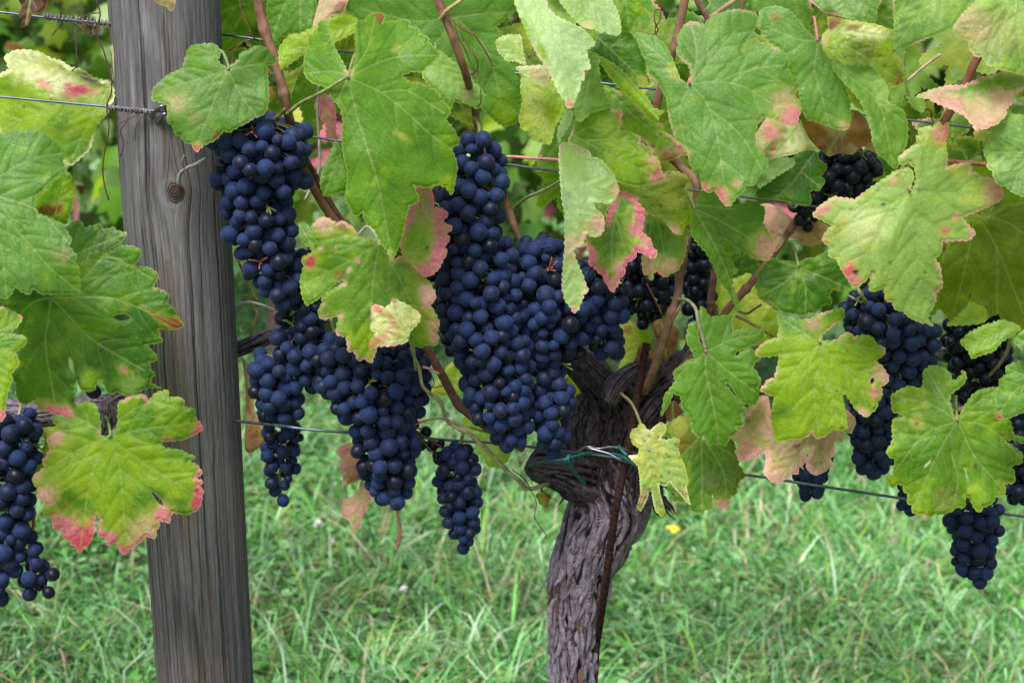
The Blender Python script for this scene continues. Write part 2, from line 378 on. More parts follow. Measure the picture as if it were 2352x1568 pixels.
    if petiole and len(mains):
        pp = mains[0][0]; i = np.argmin(((p-pp)**2).sum(1)); z0 = V[i]
        if pet_to is None: pet_to = (pp[0]+rng.uniform(-50, 50), pp[1]-rng.uniform(10, 60), max(.05, Y+.12))
        e = P(*pet_to); mid = (z0+e)/2+np.array([0, .01, .012])
        pth = spline([z0+np.array([0, -.0005, -.0005]), z0+np.array([0, .006, .003]), mid, e], 14)
        Vp, Fp = tube(pth, np.linspace(.0013, .0016, 14), 7)
        pc = pcol or ((.20, .26, .08) if rng.random() < .6 else (.40, .17, .13))
        q = part('petiole', Vp, Fp, M_STEM, None, cols=np.broadcast_to(pc, (len(Vp), 3)))
        q.parent = o_; q.location = (0, 0, 0)
        co = np.empty(len(q.data.vertices)*3); q.data.vertices.foreach_get('co', co); co = co.reshape(-1, 3)-np.array(root.location); q.data.vertices.foreach_set('co', co.ravel())
    return o_
LEFT = tag(empty('grapevine', tuple(P(-420, 2300, .04))), 'vine cut off by the left edge, its broad green leaves overlapping the wooden post', 'grapevine')
MID = tag(empty('grapevine', tuple(P(1310, 1950, .06))), 'central old vine with a thick shaggy grey trunk and forked dark head', 'grapevine')
RIGHT = tag(empty('grapevine', tuple(P(2700, 2400, .05))), 'vine cut off by the right edge, yellowing leaves with pink tips', 'grapevine')
# ---------------------------------------------------------------- leaves traced with their own distance, tilt and colour
LEAVES = [
# left vine
dict(r=LEFT, Y=.005, o=[10,130,32,117,60,115,92,120,117,135,140,140,162,155,187,160,215,178,237,185,250,187,260,200,262,225,245,262,222,287,215,312,207,342,175,372,160,380,142,370,120,345,60,330,10,320,-10,290,-30,250,-40,200,0,170,22,160], v=[[255,192,150,232,20,285],[255,192,205,280,165,365],[250,190,140,160,30,130]], base='lime', second='green', yel=.35, tilt=(-.1,-.35), seed=3, edge='cream', edgea=.8, edgew=10, spots=8,
  blobs=[(100,160,95,'yellow',.8,1.8,8),(60,140,60,'cream',.6),(130,190,105,'cream',.95,3.4,16),(182,206,46,'hot',.9,2.6,4),(100,192,28,'pink',.8,2,20),(165,215,30,'hot',.5,2,0),(205,180,45,'dark',.97,3.6,24),(150,150,16,'rust',.6)], label='yellow and cream leaf with a pink band and a dark red folded edge'),
dict(r=LEFT, Y=-.055, o=[152,392,165,405,175,435,170,452,165,470,160,490,152,515,142,512,120,500,87,490,80,470,85,450,125,410], v=[[125,500,140,440,155,400],[125,470,165,440]], base='green', second='lime', yel=.3, tilt=(.1,0), seed=4, edge='red', edgea=.3, edgew=5, blobs=[(110,482,40,'brown',.95,3,10),(135,478,14,'red',.8)], petiole=False),
dict(r=LEFT, Y=-.10, o=[155,519,170,508,185,507,195,526,212,518,232,516,236,528,265,522,266,529,292,536,282,552,267,567,240,582,224,599,236,597,252,574,272,564,295,564,310,567,325,577,320,592,302,612,342,614,362,627,362,642,350,660,370,665,390,677,382,695,402,712,405,722,422,745,417,752,397,757,362,755,368,772,374,784,350,789,334,791,350,806,360,819,359,828,342,829,345,846,356,861,347,866,345,880,372,892,345,889,315,899,312,911,290,909,270,899,250,904,241,888,233,871,225,872,217,896,197,898,182,889,178,872,170,884,172,921,176,966,155,964,112,944,95,944,77,919,57,929,42,919,37,901,36,879,25,861,45,836,35,809,62,784,37,762,50,729,5,700,0,680,20,650,80,600,120,560],
  v=[[118,684,215,682,275,690,410,745],[118,684,168,736,215,782,330,850],[118,684,110,740,105,800,130,940],[118,684,85,690,50,715],[118,684,190,640,250,590,350,640],[118,684,150,600,280,540]], base='green', second='deep', yel=.45, tilt=(.12,-.2), seed=5, edge='pink', edgea=.25, edgew=4,
  holes=[[258,728,268,723,285,721,300,728,292,735,275,736],[158,820,164,825,168,840,170,858,164,850,158,838]], blobs=[(400,742,26,'red',.95,2.2,30),(365,728,40,'red',.8,7,35),(130,945,50,'pink',.95,2.6,14),(285,850,16,'pink',.7,2,45),(210,870,30,'lime',.8),(300,890,40,'palegreen',.6)], label='broad green leaf with a small slit and a dark red tip over the post'),
dict(r=LEFT, Y=-.155, o=[152,392,125,410,82,450,79,475,87,492,110,500,142,514,165,550,157,565,177,590,170,597,181,618,180,632,187,675,160,676,125,675,95,675,76,662,66,677,45,667,35,657,25,677,12,688,0,680,-50,670,-80,560,-70,450,-50,320,5,307,35,300,75,297,107,310,132,330,150,350,145,370], v=[[-50,440,50,540,110,610,182,670],[-50,440,60,370,145,352],[-50,440,0,560,15,680],[-50,440,80,480,160,560]], base='cool', second='green', yel=.35, tilt=(.1,-.35), seed=6, blobs=[(140,590,26,'tan',.35)]),
dict(r=LEFT, Y=-.19, o=[0,703,25,712,52,728,45,742,22,767,37,769,57,772,62,783,60,789,36,808,45,836,25,856,28,874,20,889,15,914,10,959,0,969,-40,950,-60,800,-40,700], v=[[-50,800,0,760,50,730],[-50,800,30,800],[-50,800,0,900]], base='lime', second='green', yel=.4, edge='pink', edgea=.5, edgew=6, seed=7, blobs=[(5,960,20,'pink'),(50,728,8,'hot',.7)], petiole=False),
dict(r=LEFT, Y=-.01, o=[90,985,130,980,150,1020,120,1100,92,1140,75,1120,72,1070,95,1040,105,1010], v=[[110,980,80,1110]], base='lime', second='yellow', yel=.4, seed=8, petiole=False),
dict(r=LEFT, Y=-.14, o=[255,1003,231,1001,231,980,229,964,226,945,220,929,200,921,178,929,172,942,150,952,119,959,135,989,107,1006,115,1031,97,1061,105,1072,77,1091,75,1106,85,1119,87,1144,107,1159,98,1174,99,1181,107,1187,122,1183,120,1198,125,1216,140,1213,147,1236,160,1241,165,1253,172,1253,184,1269,192,1256,206,1248,215,1223,217,1196,222,1174,231,1191,226,1213,225,1230,240,1233,250,1253,262,1248,267,1246,277,1268,287,1273,297,1261,317,1248,335,1231,357,1236,360,1226,355,1213,365,1213,365,1193,390,1201,391,1186,397,1176,422,1181,440,1177,455,1169,462,1154,467,1124,455,1114,467,1106,447,1096,465,1086,452,1066,432,1059,450,1049,435,1044,415,1033,382,1029,365,1019,375,1014,422,1009,445,999,466,986,462,974,447,956,447,939,422,934,422,916,402,911,387,914,386,895,360,901,342,919,330,905,300,910,272,924,270,946,271,979,262,996],
  v=[[252,1004,210,1090,185,1250],[252,1004,275,1080,290,1260],[252,1004,335,1065,455,1140],[252,1004,195,1024,90,1090],[252,1004,330,985,450,970],[252,1004,180,960,130,955],[252,1004,290,950,385,905]], base='lime', second='green', yel=.5, edge='pink', edgea=.55, edgew=9, seed=9, tilt=(0,-.15),
  holes=[[346,1125,356,1133,370,1146,376,1160,366,1156,354,1142]], blobs=[(185,1240,50,'hot',.95,1.1),(150,1215,40,'pink',.9),(245,1235,34,'pink',.95,1.3),(455,1140,44,'hot',.95,2.8,100),(128,1005,26,'rosy',.9),(85,1075,36,'rosy',.9,2,100),(105,1140,30,'rosy',.85),(290,1265,18,'hot',.8),(375,1180,26,'pink',.8),(462,978,14,'hot',.8),(330,1225,46,'rosy',.5)], label='lime green leaf with raspberry pink lobes and edges, lowest in front of the post'),
# post top tip, dry scrap on the top wire
dict(r=MID, Y=-.09, o=[352,0,362,7,382,15,392,27,400,20,402,0,402,-40,352,-40], v=[[375,-40,385,20]], base='lime', second='tan', yel=.6, seed=11, petiole=False),
dict(r=LEFT, Y=-.05, o=[42,0,50,15,42,32,50,50,44,68,65,57,72,37,95,30,105,20,110,10,107,0,107,-30,42,-30], v=[[75,-30,60,55]], base='dark', second='rust', yel=.3, seed=12, dry=1, rim=.1, wave=.2, label='shrivelled dark red dead leaf'),
dict(r=LEFT, Y=.0, o=[262,200,262,180,256,120,252,110,262,100,262,230], v=[], base='pale', second='pink', yel=.3, seed=13, petiole=False),
# centre
dict(r=MID, Y=-.10, o=[432,112,445,104,475,101,490,100,502,110,507,122,499,138,505,146,522,158,538,146,548,136,552,122,570,117,588,105,603,107,618,115,622,122,633,135,630,147,613,150,616,195,617,225,612,255,600,266,585,270,566,283,550,290,537,297,527,305,515,300,497,320,482,327,470,332,450,350,440,332,422,325,415,312,402,310,397,287,384,280,385,262,385,242,362,232,349,231,350,210,357,197,387,172,420,157,427,130],
  v=[[522,160,470,178,375,205],[522,160,500,210,450,340],[522,160,560,230,590,265],[522,160,575,150,628,140],[522,160,490,125,450,112]], base='cool', second='green', yel=.3, edge='rosy', edgea=.25, edgew=6, seed=21, tilt=(0,-.28), blobs=[(448,342,14,'hot',.8),(497,310,16,'rust',.8,1.6,120),(405,235,30,'rosy',.35),(445,270,26,'tan',.3)], label='round cool green leaf hanging over the edge of the post'),
dict(r=MID, Y=-.16, o=[800,170,790,150,763,100,756,75,752,54,748,47,733,50,729,72,707,90,709,105,703,120,698,140,700,172,708,183,725,193,750,200,763,225,783,250,789,280,785,312,788,350,798,390,796,437,793,457,805,480,813,496,828,492,833,487,838,507,850,520,860,527,870,552,888,575,900,600,910,580,923,547,930,512,940,472,955,467,963,457,950,425,978,431,1008,422,1023,430,1038,448,1045,417,1048,400,1050,380,1045,360,1035,340,1055,330,1050,312,1040,295,1023,275,1035,255,1026,242,1013,230,1003,212,973,197,968,191,945,191,925,180,925,172,943,165,968,165,988,147,1010,127,998,110,983,97,985,87,963,77,963,66,940,62,940,49,925,46,910,50,890,51,878,55,883,37,873,30,850,32,838,45,820,50,815,82,819,120,812,150,806,170],
  v=[[800,178,880,140,940,128,1005,128],[800,178,875,213,930,255,990,310,1040,345],[800,178,820,265,845,345,870,430,900,590],[800,178,770,165,700,168],[800,178,780,220,775,240],[800,178,845,110,860,40],[875,213,930,207,965,225,1020,260]], base='green', second='lime', yel=.18, seed=22, tilt=(.18,-.3), rim=.9, droop=.25, ridge=(800,150,905,600,.15,.35),
  blobs=[(875,40,16,'rust',.9),(912,112,16,'yellow',.55,1,0),(925,315,30,'yellow',.6,3,35),(900,585,16,'yellow',.5),(1030,420,26,'lime',.8),(1030,330,30,'lime',.5),(802,168,10,'pink',.9)], label='largest leaf, glossy green with long hanging point, between the two tallest bunches'),
dict(r=MID, Y=-.10, o=[770,322,760,350,743,385,738,404,735,425,745,451,770,445,795,437,800,400,790,350], v=[[790,330,745,445]], base='green', second='lime', yel=.2, seed=23, edge='rosy', edgea=.3, edgew=5, petiole=False),
dict(r=MID, Y=-.085, o=[688,512,705,515,720,540,732,565,722,577,712,568,700,560,690,550], v=[[690,520,722,572]], base='green', second='palegreen', yel=.4, seed=24, petiole=False),
dict(r=MID, Y=-.12, o=[732,501,750,500,773,512,788,507,813,524,820,542,843,547,870,560,880,572,900,600,920,587,940,600,955,622,973,635,988,650,993,662,1000,672,1000,687,988,700,998,717,1010,742,1003,762,1008,780,1000,794,978,792,963,799,938,779,915,790,890,790,866,786,866,799,853,834,838,824,823,829,812,806,800,808,797,786,795,772,773,769,773,752,780,724,743,734,732,727,733,707,743,694,738,687,753,672,773,659,790,649,785,643,773,647,748,672,723,692,703,702,695,682,690,654,690,642,698,612,693,592,713,582,733,567,720,542,715,519],
  v=[[872,562,840,575,820,590,705,650],[872,562,860,620,852,700,850,820],[872,562,905,615,950,700,1005,770],[872,562,800,540,735,510],[872,562,960,590,985,660]], base='green', second='lime', yel=.45, edge='rosy', edgea=.45, edgew=11, seed=25, tilt=(0,-.2), pet_to=(820,542,-.08), pcol=(.45,.42,.38), rim=.6,
  blobs=[(712,600,18,'hot',.85),(745,512,26,'rosy',.9),(788,518,22,'rust',.7),(985,680,40,'rosy',.85,1.6,70),(1000,760,44,'rosy',.9,2,80),(708,500,0,'pink',0),(802,620,9,'rosy',.8),(780,630,12,'rust',.6),(822,600,8,'pink',.7),(770,575,8,'pink',.5)], label='mottled green leaf with dusty pink margin over the slanting bunch'),
dict(r=MID, Y=-.115, o=[953,430,968,432,993,440,996,458,995,477,1018,480,1030,492,1022,502,1013,512,1026,514,1040,522,1032,532,1023,537,1034,547,1028,558,1020,565,1027,580,1018,595,1008,617,993,632,973,635,958,617,945,604,925,587,918,560,933,517,943,480,955,457], v=[[925,590,960,540,985,450],[925,590,980,560,1035,525],[925,590,975,600,1000,620]], base='yellow', second='lime', yel=.5, edge='pink', edgea=.9, edgew=14, seed=26, tilt=(0,-.5), petiole=False, ridge=(920,600,975,440,.1,.3),
  blobs=[(975,455,44,'tan',.95),(965,500,30,'tan',.7),(1015,495,32,'pink',.98),(1015,545,36,'pink',.95,1.8,80),(1005,588,40,'pink',.95,1.7,110),(975,628,32,'pink',.95),(980,570,10,'brown',.8,2,110),(960,535,24,'lime',.7)], label='leaf with a tan top and a pink sawtooth edge'),
dict(r=MID, Y=-.155, o=[905,684,918,692,933,699,948,707,963,720,965,730,960,742,943,760,938,774,933,786,900,794,870,794,848,803,850,784,865,764,850,754,855,737,853,722,855,702,868,700,883,707,895,700], v=[[942,775,905,740,865,715],[942,775,900,780,858,790],[942,775,945,735,940,710],[942,775,915,730,905,690]], base='cream', second='yellow', yel=.4, edge='pink', edgea=.4, edgew=6, seed=27, step=2.0, blobs=[(870,712,26,'hot',.75,3,40),(900,735,34,'hot',.6,4.5,60),(865,785,34,'hot',.5,2.5,160),(905,690,9,'hot',.8),(900,765,30,'pink',.5,4,30),(945,720,20,'yellow',.6)], pet_to=(955,850,-.09), label='small cream leaf streaked with raspberry pink'),
# upper centre, back layers
dict(r=MID, Y=.05, o=[615,0,613,32,620,62,628,105,645,95,663,77,688,77,718,62,730,30,725,0,725,-60,615,-60], v=[[690,-60,650,20,625,90],[690,-60,690,70]], base='green', second='cool', yel=.2, seed=31, petiole=False),
dict(r=MID, Y=.03, o=[733,0,725,30,718,62,730,58,748,50,763,37,788,32,795,15,800,0,800,-50,733,-50], v=[[770,-50,730,50]], base='tan', second='rosy', yel=.4, seed=32, dry=1, petiole=False, spots=4, blobs=[(785,22,22,'brown',.7)], label='dry tan leaf'),
dict(r=MID, Y=-.045, o=[640,117,648,100,668,80,688,80,725,62,748,50,763,40,780,34,800,35,820,45,824,60,813,75,763,100,735,108,705,117,690,130,675,140,645,162,641,140], v=[[820,50,740,90,650,150],[760,75,740,50]], base='lime', second='olive', yel=.3, seed=33, edge='rust', edgea=.25, edgew=6, petiole=False),
dict(r=MID, Y=.04, o=[800,-60,795,20,840,60,900,110,960,160,1000,200,1050,235,1100,240,1113,255,1140,280,1160,292,1180,285,1200,265,1195,215,1200,150,1180,110,1150,90,1140,60,1190,20,1200,-60], v=[[1045,40,950,48,830,20],[1045,40,1120,120,1160,280],[1045,40,1130,30,1190,30],[1045,40,1000,110,1000,190],[1045,40,1070,140,1100,230]], base='cool', second='green', yel=.25, seed=34, tilt=(.1,-.1), droop=.1, blobs=[(1165,275,34,'lime',.7),(1150,240,40,'lime',.4)], petiole=False),
dict(r=MID, Y=-.02, o=[1008,115,1038,140,1063,160,1088,190,1113,207,1112,222,1108,235,1098,251,1075,240,1045,222,1040,240,1035,252,1025,235,1000,207,985,195,970,175,973,162,990,150,1008,125], v=[[1000,130,1040,180,1095,240]], base='palegreen', second='green', yel=.4, seed=35, blobs=[(1072,215,22,'tan',.5)]),
dict(r=MID, Y=-.03, o=[1176,140,1198,175,1196,205,1201,232,1192,272,1198,297,1213,300,1226,325,1243,317,1253,330,1263,332,1271,310,1273,292,1286,275,1296,245,1290,217,1261,180,1238,185,1196,165], v=[[1190,178,1235,230,1262,320],[1190,178,1230,260,1225,315],[1190,178,1260,200,1290,240]], base='lime', second='yellow', yel=.35, seed=36, petiole=False, under=True, blobs=[(1245,290,30,'yellow',.6)]),
dict(r=MID, Y=-.02, o=[1138,95,1150,86,1170,80,1196,82,1201,120,1208,150,1184,140,1165,140,1145,120], v=[[1200,140,1150,95]], base='palegreen', second='cream', yel=.5, seed=37, teeth=(9,3), petiole=False),
dict(r=MID, Y=-.05, o=[1184,155,1215,152,1258,150,1263,165,1262,175,1251,200,1240,195,1226,185,1200,170], v=[[1184,155,1255,190]], base='rosy', second='pale', yel=.5, seed=38, petiole=False),
dict(r=MID, Y=-.17, o=[1181,0,1186,15,1191,30,1213,82,1238,132,1261,160,1271,187,1286,217,1298,232,1303,250,1311,250,1316,240,1326,217,1333,200,1333,185,1343,182,1338,162,1357,157,1351,135,1346,115,1367,102,1363,93,1356,85,1338,67,1316,57,1276,37,1258,20,1253,0,1253,-60,1181,-60], v=[[1200,-60,1245,60,1290,160,1308,245],[1215,-20,1290,60,1350,95],[1250,70,1300,120,1345,160]], base='pale', second='palegreen', yel=.2, under=True, seed=39, edge='rosy', edgea=.4, edgew=5, ridge=(1200,0,1310,245,.05,.5), tilt=(0,-.5), blobs=[(1205,60,34,'lime',.85,3.2,66),(1245,120,34,'lime',.85,3.4,66),(1308,240,14,'pink',.95)], petiole=False, label='whitish green leaf underside hanging like a flag'),
dict(r=MID, Y=-.13, o=[1298,250,1304,254,1316,257,1311,282,1300,300,1288,315,1284,330,1281,322,1281,305,1286,287], v=[[1308,255,1284,320]], base='pale', second='palegreen', yel=.3, under=True, seed=40, petiole=False),
dict(r=MID, Y=-.14, o=[1270,-60,1283,0,1308,32,1330,52,1346,65,1353,67,1366,65,1374,72,1383,77,1388,72,1405,80,1421,81,1426,70,1423,45,1416,22,1403,0,1403,-60], v=[[1300,-60,1350,0,1410,70],[1320,-20,1320,30],[1350,-10,1410,10]], base='pale', second='palegreen', yel=.35, under=True, seed=41, tilt=(0,-.5), petiole=False, blobs=[(1350,60,12,'rosy',.5)]),
dict(r=MID, Y=-.07, o=[1406,-60,1423,32,1426,70,1446,72,1458,50,1465,42,1476,30,1473,15,1465,5,1458,-60], v=[[1430,-60,1445,65]], base='lime', second='green', yel=.4, seed=42, petiole=False, edge='pink', edgea=.3, edgew=4),
dict(r=MID, Y=-.075, o=[1426,72,1446,75,1463,97,1471,112,1483,142,1483,160,1488,197,1478,202,1451,192,1426,160,1383,132,1356,117,1368,100,1376,75,1405,82], v=[[1370,85,1420,130,1485,195],[1400,110,1440,85]], base='green', second='deep', yel=.4, seed=43, teeth=(12,2.5), petiole=False, blobs=[(1478,190,24,'yellow',.9,1.5,50),(1455,180,20,'olive',.6)]),
dict(r=MID, Y=-.10, o=[1348,115,1373,127,1376,162,1380,190,1388,212,1401,245,1383,252,1356,257,1346,270,1332,280,1325,272,1321,265,1318,237,1331,200,1345,170,1357,157], v=[[1365,125,1350,200,1332,275],[1360,160,1395,240]], base='cool', second='palegreen', yel=.5, seed=44, petiole=False, tilt=(.2,-.3)),
dict(r=MID, Y=-.135, o=[1376,130,1388,135,1413,150,1441,175,1468,207,1488,227,1501,250,1526,257,1508,265,1513,277,1500,278,1488,272,1463,240,1426,207,1396,170,1380,145], v=[[1378,132,1440,190,1510,272]], base='lime', second='green', yel=.4, seed=45, petiole=False, ridge=(1378,132,1510,275,.5,.5), rim=1.0, edge='rosy', edgea=.3, edgew=3),
dict(r=MID, Y=-.035, o=[1388,195,1426,212,1463,245,1488,275,1521,285,1523,300,1546,315,1571,335,1578,345,1581,355,1566,357,1551,365,1526,372,1511,362,1498,342,1471,317,1421,300,1423,265,1401,252,1375,215], v=[[1390,200,1460,270,1565,350]], base='lime', second='green', yel=.45, edge='rosy', edgea=.5, edgew=8, seed=46, teeth=(16,2), spots=14, petiole=False, blobs=[(1545,350,36,'tan',.85,1.5,0),(1562,338,14,'pink',.9),(1540,360,24,'rust',.7,1.6),(1516,290,8,'hot',.7)]),
dict(r=MID, Y=-.11, o=[1323,275,1336,272,1351,257,1367,258,1383,252,1403,256,1423,262,1421,277,1418,302,1441,302,1456,307,1471,315,1468,327,1481,335,1498,342,1498,355,1513,367,1518,390,1528,409,1513,419,1483,424,1463,428,1426,420,1408,410,1393,390,1371,370,1356,354,1325,340,1305,325,1315,300], v=[[1316,310,1380,345,1520,410],[1316,310,1360,290,1415,270],[1340,325,1400,320,1465,325]], base='lime', second='green', yel=.45, seed=47, rim=.9, edge='rosy', edgea=.5, edgew=6, tilt=(0,-.35), spots=6, blobs=[(1512,405,26,'pink',.9),(1500,370,20,'rosy',.7),(1420,265,7,'hot',.9)], petiole=False),
dict(r=MID, Y=-.065, o=[1408,400,1440,410,1480,424,1526,410,1530,394,1551,394,1576,402,1586,412,1568,432,1578,445,1586,454,1595,462,1583,472,1588,480,1591,489,1586,509,1573,519,1566,539,1551,537,1536,522,1521,504,1496,492,1476,479,1468,457,1440,440,1420,435], v=[[1430,420,1500,440,1590,465],[1430,420,1500,480,1560,530]], base='olive', second='lime', yel=.5, seed=48, spots=12, petiole=False, edge='yellow', edgea=.5, edgew=8, blobs=[(1552,530,20,'rosy',.9),(1545,455,34,'yellow',.6,1,0),(1582,408,10,'rosy',.8),(1545,410,24,'tan',.4)]),
dict(r=MID, Y=-.05, o=[1476,480,1501,490,1536,505,1563,535,1578,524,1588,532,1580,550,1576,567,1573,592,1563,609,1556,622,1540,628,1531,636,1521,634,1511,622,1501,627,1498,644,1490,640,1488,632,1478,629,1474,600,1476,587,1480,540], v=[[1500,480,1520,550,1530,630],[1500,480,1490,560,1492,630],[1510,500,1560,560]], base='palegreen', second='green', yel=.5, seed=49, edge='rosy', edgea=.6, edgew=9, blobs=[(1490,610,26,'rosy',.8,1,0),(1540,610,22,'rosy',.6),(1520,630,16,'pink',.8)], petiole=False),
dict(r=MID, Y=-.125, o=[1345,540,1348,500,1361,467,1381,487,1388,517,1400,480,1416,439,1446,444,1468,457,1463,462,1472,474,1481,484,1476,492,1480,502,1476,514,1476,527,1476,534,1496,552,1498,567,1511,582,1501,594,1478,582,1463,577,1458,594,1441,602,1436,612,1433,632,1423,637,1421,649,1408,672,1396,657,1386,639,1383,632,1371,622,1363,612,1353,609,1353,582], v=[[1425,450,1405,550,1407,665],[1425,450,1460,500,1495,565],[1415,500,1440,590]], base='green', second='lime', yel=.3, edge='pink', edgea=1.1, edgew=19, seed=50, tilt=(0,-.3), blobs=[(1466,490,24,'pink',.95,1.6,90),(1460,530,22,'pink',.95),(1490,570,30,'cream',.85,1.6,40),(1492,582,16,'pink',.8),(1358,595,18,'pink',.9),(1430,610,24,'rosy',.95),(1400,560,24,'olive',.4)], petiole=False, label='green leaf tip broadly edged in pale pink'),
dict(r=MID, Y=-.175, o=[1286,332,1301,327,1326,335,1340,342,1356,350,1356,362,1376,365,1386,375,1401,390,1413,407,1421,434,1420,443,1418,449,1408,462,1398,469,1383,464,1358,463,1368,479,1383,492,1387,504,1388,518,1383,534,1378,542,1361,544,1352,538,1346,539,1336,562,1316,574,1321,592,1336,627,1351,669,1340,675,1338,687,1332,700,1326,714,1318,719,1313,709,1298,689,1295,680,1293,672,1291,662,1293,624,1298,567,1298,492,1290,450,1288,417,1284,365], v=[[1288,350,1310,415,1410,435],[1288,350,1300,450,1370,530],[1288,350,1300,520,1318,640,1320,715]], base='palegreen', second='pale', yel=.55, under=True, edge='rosy', edgea=.3, edgew=8, seed=51, tilt=(.25,-.2), ridge=(1288,340,1300,700,0,.4), blobs=[(1375,515,26,'rosy',.8),(1320,570,36,'rosy',.55),(1415,435,16,'rosy',.6),(1318,712,10,'pink',.95),(1345,560,34,'tan',.4)], petiole=False, label='pale leaf folded lengthwise, lower lobe hanging over the grapes'),
dict(r=MID, Y=-.10, o=[1596,469,1604,450,1613,437,1643,437,1660,462,1676,474,1701,469,1738,464,1756,479,1756,495,1751,512,1763,532,1776,554,1780,570,1776,579,1764,599,1733,594,1706,579,1686,564,1666,549,1658,560,1661,575,1672,590,1683,604,1685,617,1683,629,1681,654,1693,684,1698,714,1691,717,1686,692,1671,667,1651,642,1638,607,1621,579,1601,557,1588,539,1586,512,1592,490], v=[[1594,480,1650,505,1760,570],[1594,480,1640,560,1675,640,1694,710],[1600,470,1680,480]], base='green', second='cool', yel=.3, seed=52, tilt=(.1,-.2), blobs=[(1762,575,36,'rosy',.75,1,0),(1755,555,20,'pink',.4)], ridge=(1594,480,1694,710,.1,.3)),
dict(r=MID, Y=-.15, o=[1584,186,1588,175,1583,150,1563,135,1553,117,1558,105,1556,87,1566,67,1576,55,1591,50,1608,55,1618,57,1628,45,1651,32,1691,22,1716,25,1738,32,1741,50,1733,68,1723,82,1708,100,1704,118,1712,124,1726,122,1751,115,1765,108,1779,110,1801,120,1814,140,1812,150,1804,160,1826,177,1836,197,1829,207,1821,217,1836,232,1839,250,1834,267,1831,290,1811,287,1789,277,1764,270,1752,268,1740,285,1733,310,1733,335,1751,350,1763,370,1763,385,1750,398,1738,407,1738,417,1728,427,1713,424,1706,442,1691,454,1676,474,1663,469,1651,452,1641,437,1626,443,1616,432,1608,404,1606,397,1595,400,1583,370,1581,350,1570,340,1566,330,1551,317,1538,275,1531,225,1521,207,1511,185,1488,165,1498,150,1505,140,1480,132,1473,120,1468,100,1461,75,1488,82,1501,85,1526,100,1546,140,1561,180,1576,194],
  v=[[1586,194,1640,130,1690,70],[1586,194,1650,188,1720,205,1830,280],[1586,194,1625,240,1650,330,1668,465],[1586,194,1560,260,1585,370],[1586,194,1530,140,1470,90],[1586,194,1600,130,1590,60],[1650,188,1720,160,1800,150],[1630,250,1700,310,1750,390]], base='cool', second='green', yel=.3, edge='rosy', edgea=.35, edgew=7, seed=53, tilt=(-.05,-.32), holes=[[1703,112,1713,115,1722,122,1706,123]], ridge=(1586,194,1668,465,.12,.05),
  blobs=[(1818,268,30,'pink',.9),(1550,165,34,'yellow',.55,1.4,30),(1660,450,30,'pink',.85,1.8,60),(1620,430,14,'pink',.7),(1690,420,10,'pink',.5),(1800,230,34,'rosy',.4),(1540,300,26,'palegreen',.7),(1760,300,24,'rosy',.5)], label='big matt green leaf with pink corners in the upper middle right'),
dict(r=RIGHT, Y=-.10, o=[1745,25,1764,17,1786,15,1814,25,1829,42,1856,75,1874,90,1882,94,1890,110,1894,125,1911,140,1914,155,1926,175,1935,192,1944,210,1951,235,1954,265,1949,295,1936,299,1914,295,1905,288,1894,287,1871,277,1854,275,1841,250,1836,212,1814,162,1789,110,1764,95,1740,60], v=[[1880,94,1870,160,1885,210,1905,290],[1880,94,1830,90,1760,60],[1880,94,1915,160,1945,230],[1880,94,1850,50]], base='cool', second='green', yel=.35, seed=54, tilt=(0,-.3), rim=.8, edge='rosy', edgea=.25, edgew=5, blobs=[(1780,40,14,'rust',.6),(1940,290,16,'rosy',.6)]),
dict(r=RIGHT, Y=-.055, o=[1886,92,1894,75,1904,65,1902,50,1899,40,1915,40,1939,45,1976,50,2014,57,2051,70,2058,100,2056,125,2070,140,2074,160,2080,178,2076,190,2060,200,2046,200,2030,240,2014,250,1981,255,1960,240,1951,225,1930,180,1914,140,1896,120], v=[[1884,94,1950,110,2060,180],[1884,94,1930,70,2050,85],[1884,94,1960,170,2010,245]], base='lime', second='olive', yel=.5, seed=55, spots=26, edge='yellow', edgea=.6, edgew=12, teeth=(18,2.5), blobs=[(1990,70,80,'cream',.85,3,8),(1915,50,36,'rust',.9,2,150),(1960,62,22,'rust',.7,2,0),(1890,85,16,'rosy',.8),(1910,60,12,'brown',.8),(2065,185,14,'rust',.9)], petiole=False, label='yellow speckled leaf with a rust brown fold'),
dict(r=RIGHT, Y=-.125, o=[1914,137,1926,140,1939,150,1971,150,1996,150,2016,167,2034,190,2041,217,2035,230,2045,240,2060,245,2076,255,2080,270,2084,287,2084,320,2078,340,2071,357,2059,387,2046,380,2029,362,2016,355,2006,332,2001,300,1994,270,1976,232,1954,205,1939,190,1924,172,1912,155], v=[[1916,142,1960,185,2020,240,2050,375],[1930,155,2000,190,2035,200],[2010,230,2075,280]], base='green', second='palegreen', yel=.4, seed=56, ridge=(1916,142,2050,375,.25,.1), rim=.8, petiole=False),
dict(r=RIGHT, Y=-.13, o=[1859,0,1876,15,1894,30,1915,33,1939,40,1976,47,2011,52,2016,40,2014,25,2024,0,2024,-60,1859,-60], v=[[1960,-60,1950,0,1930,38],[1960,-60,2000,45]], base='cool', second='pale', yel=.4, seed=57, teeth=(9,2), petiole=False, edge='pink', edgea=.5, edgew=4),
dict(r=RIGHT, Y=-.09, o=[2051,-60,2051,0,2052,25,2054,50,2053,85,2054,115,2065,113,2076,110,2101,100,2139,85,2164,75,2189,62,2214,27,2231,0,2231,-60], v=[[2180,-40,2120,20,2056,110],[2180,-40,2060,10]], base='cool', second='palegreen', yel=.45, seed=58, teeth=(12,2.5), petiole=False, edge='rosy', edgea=.5, edgew=5),
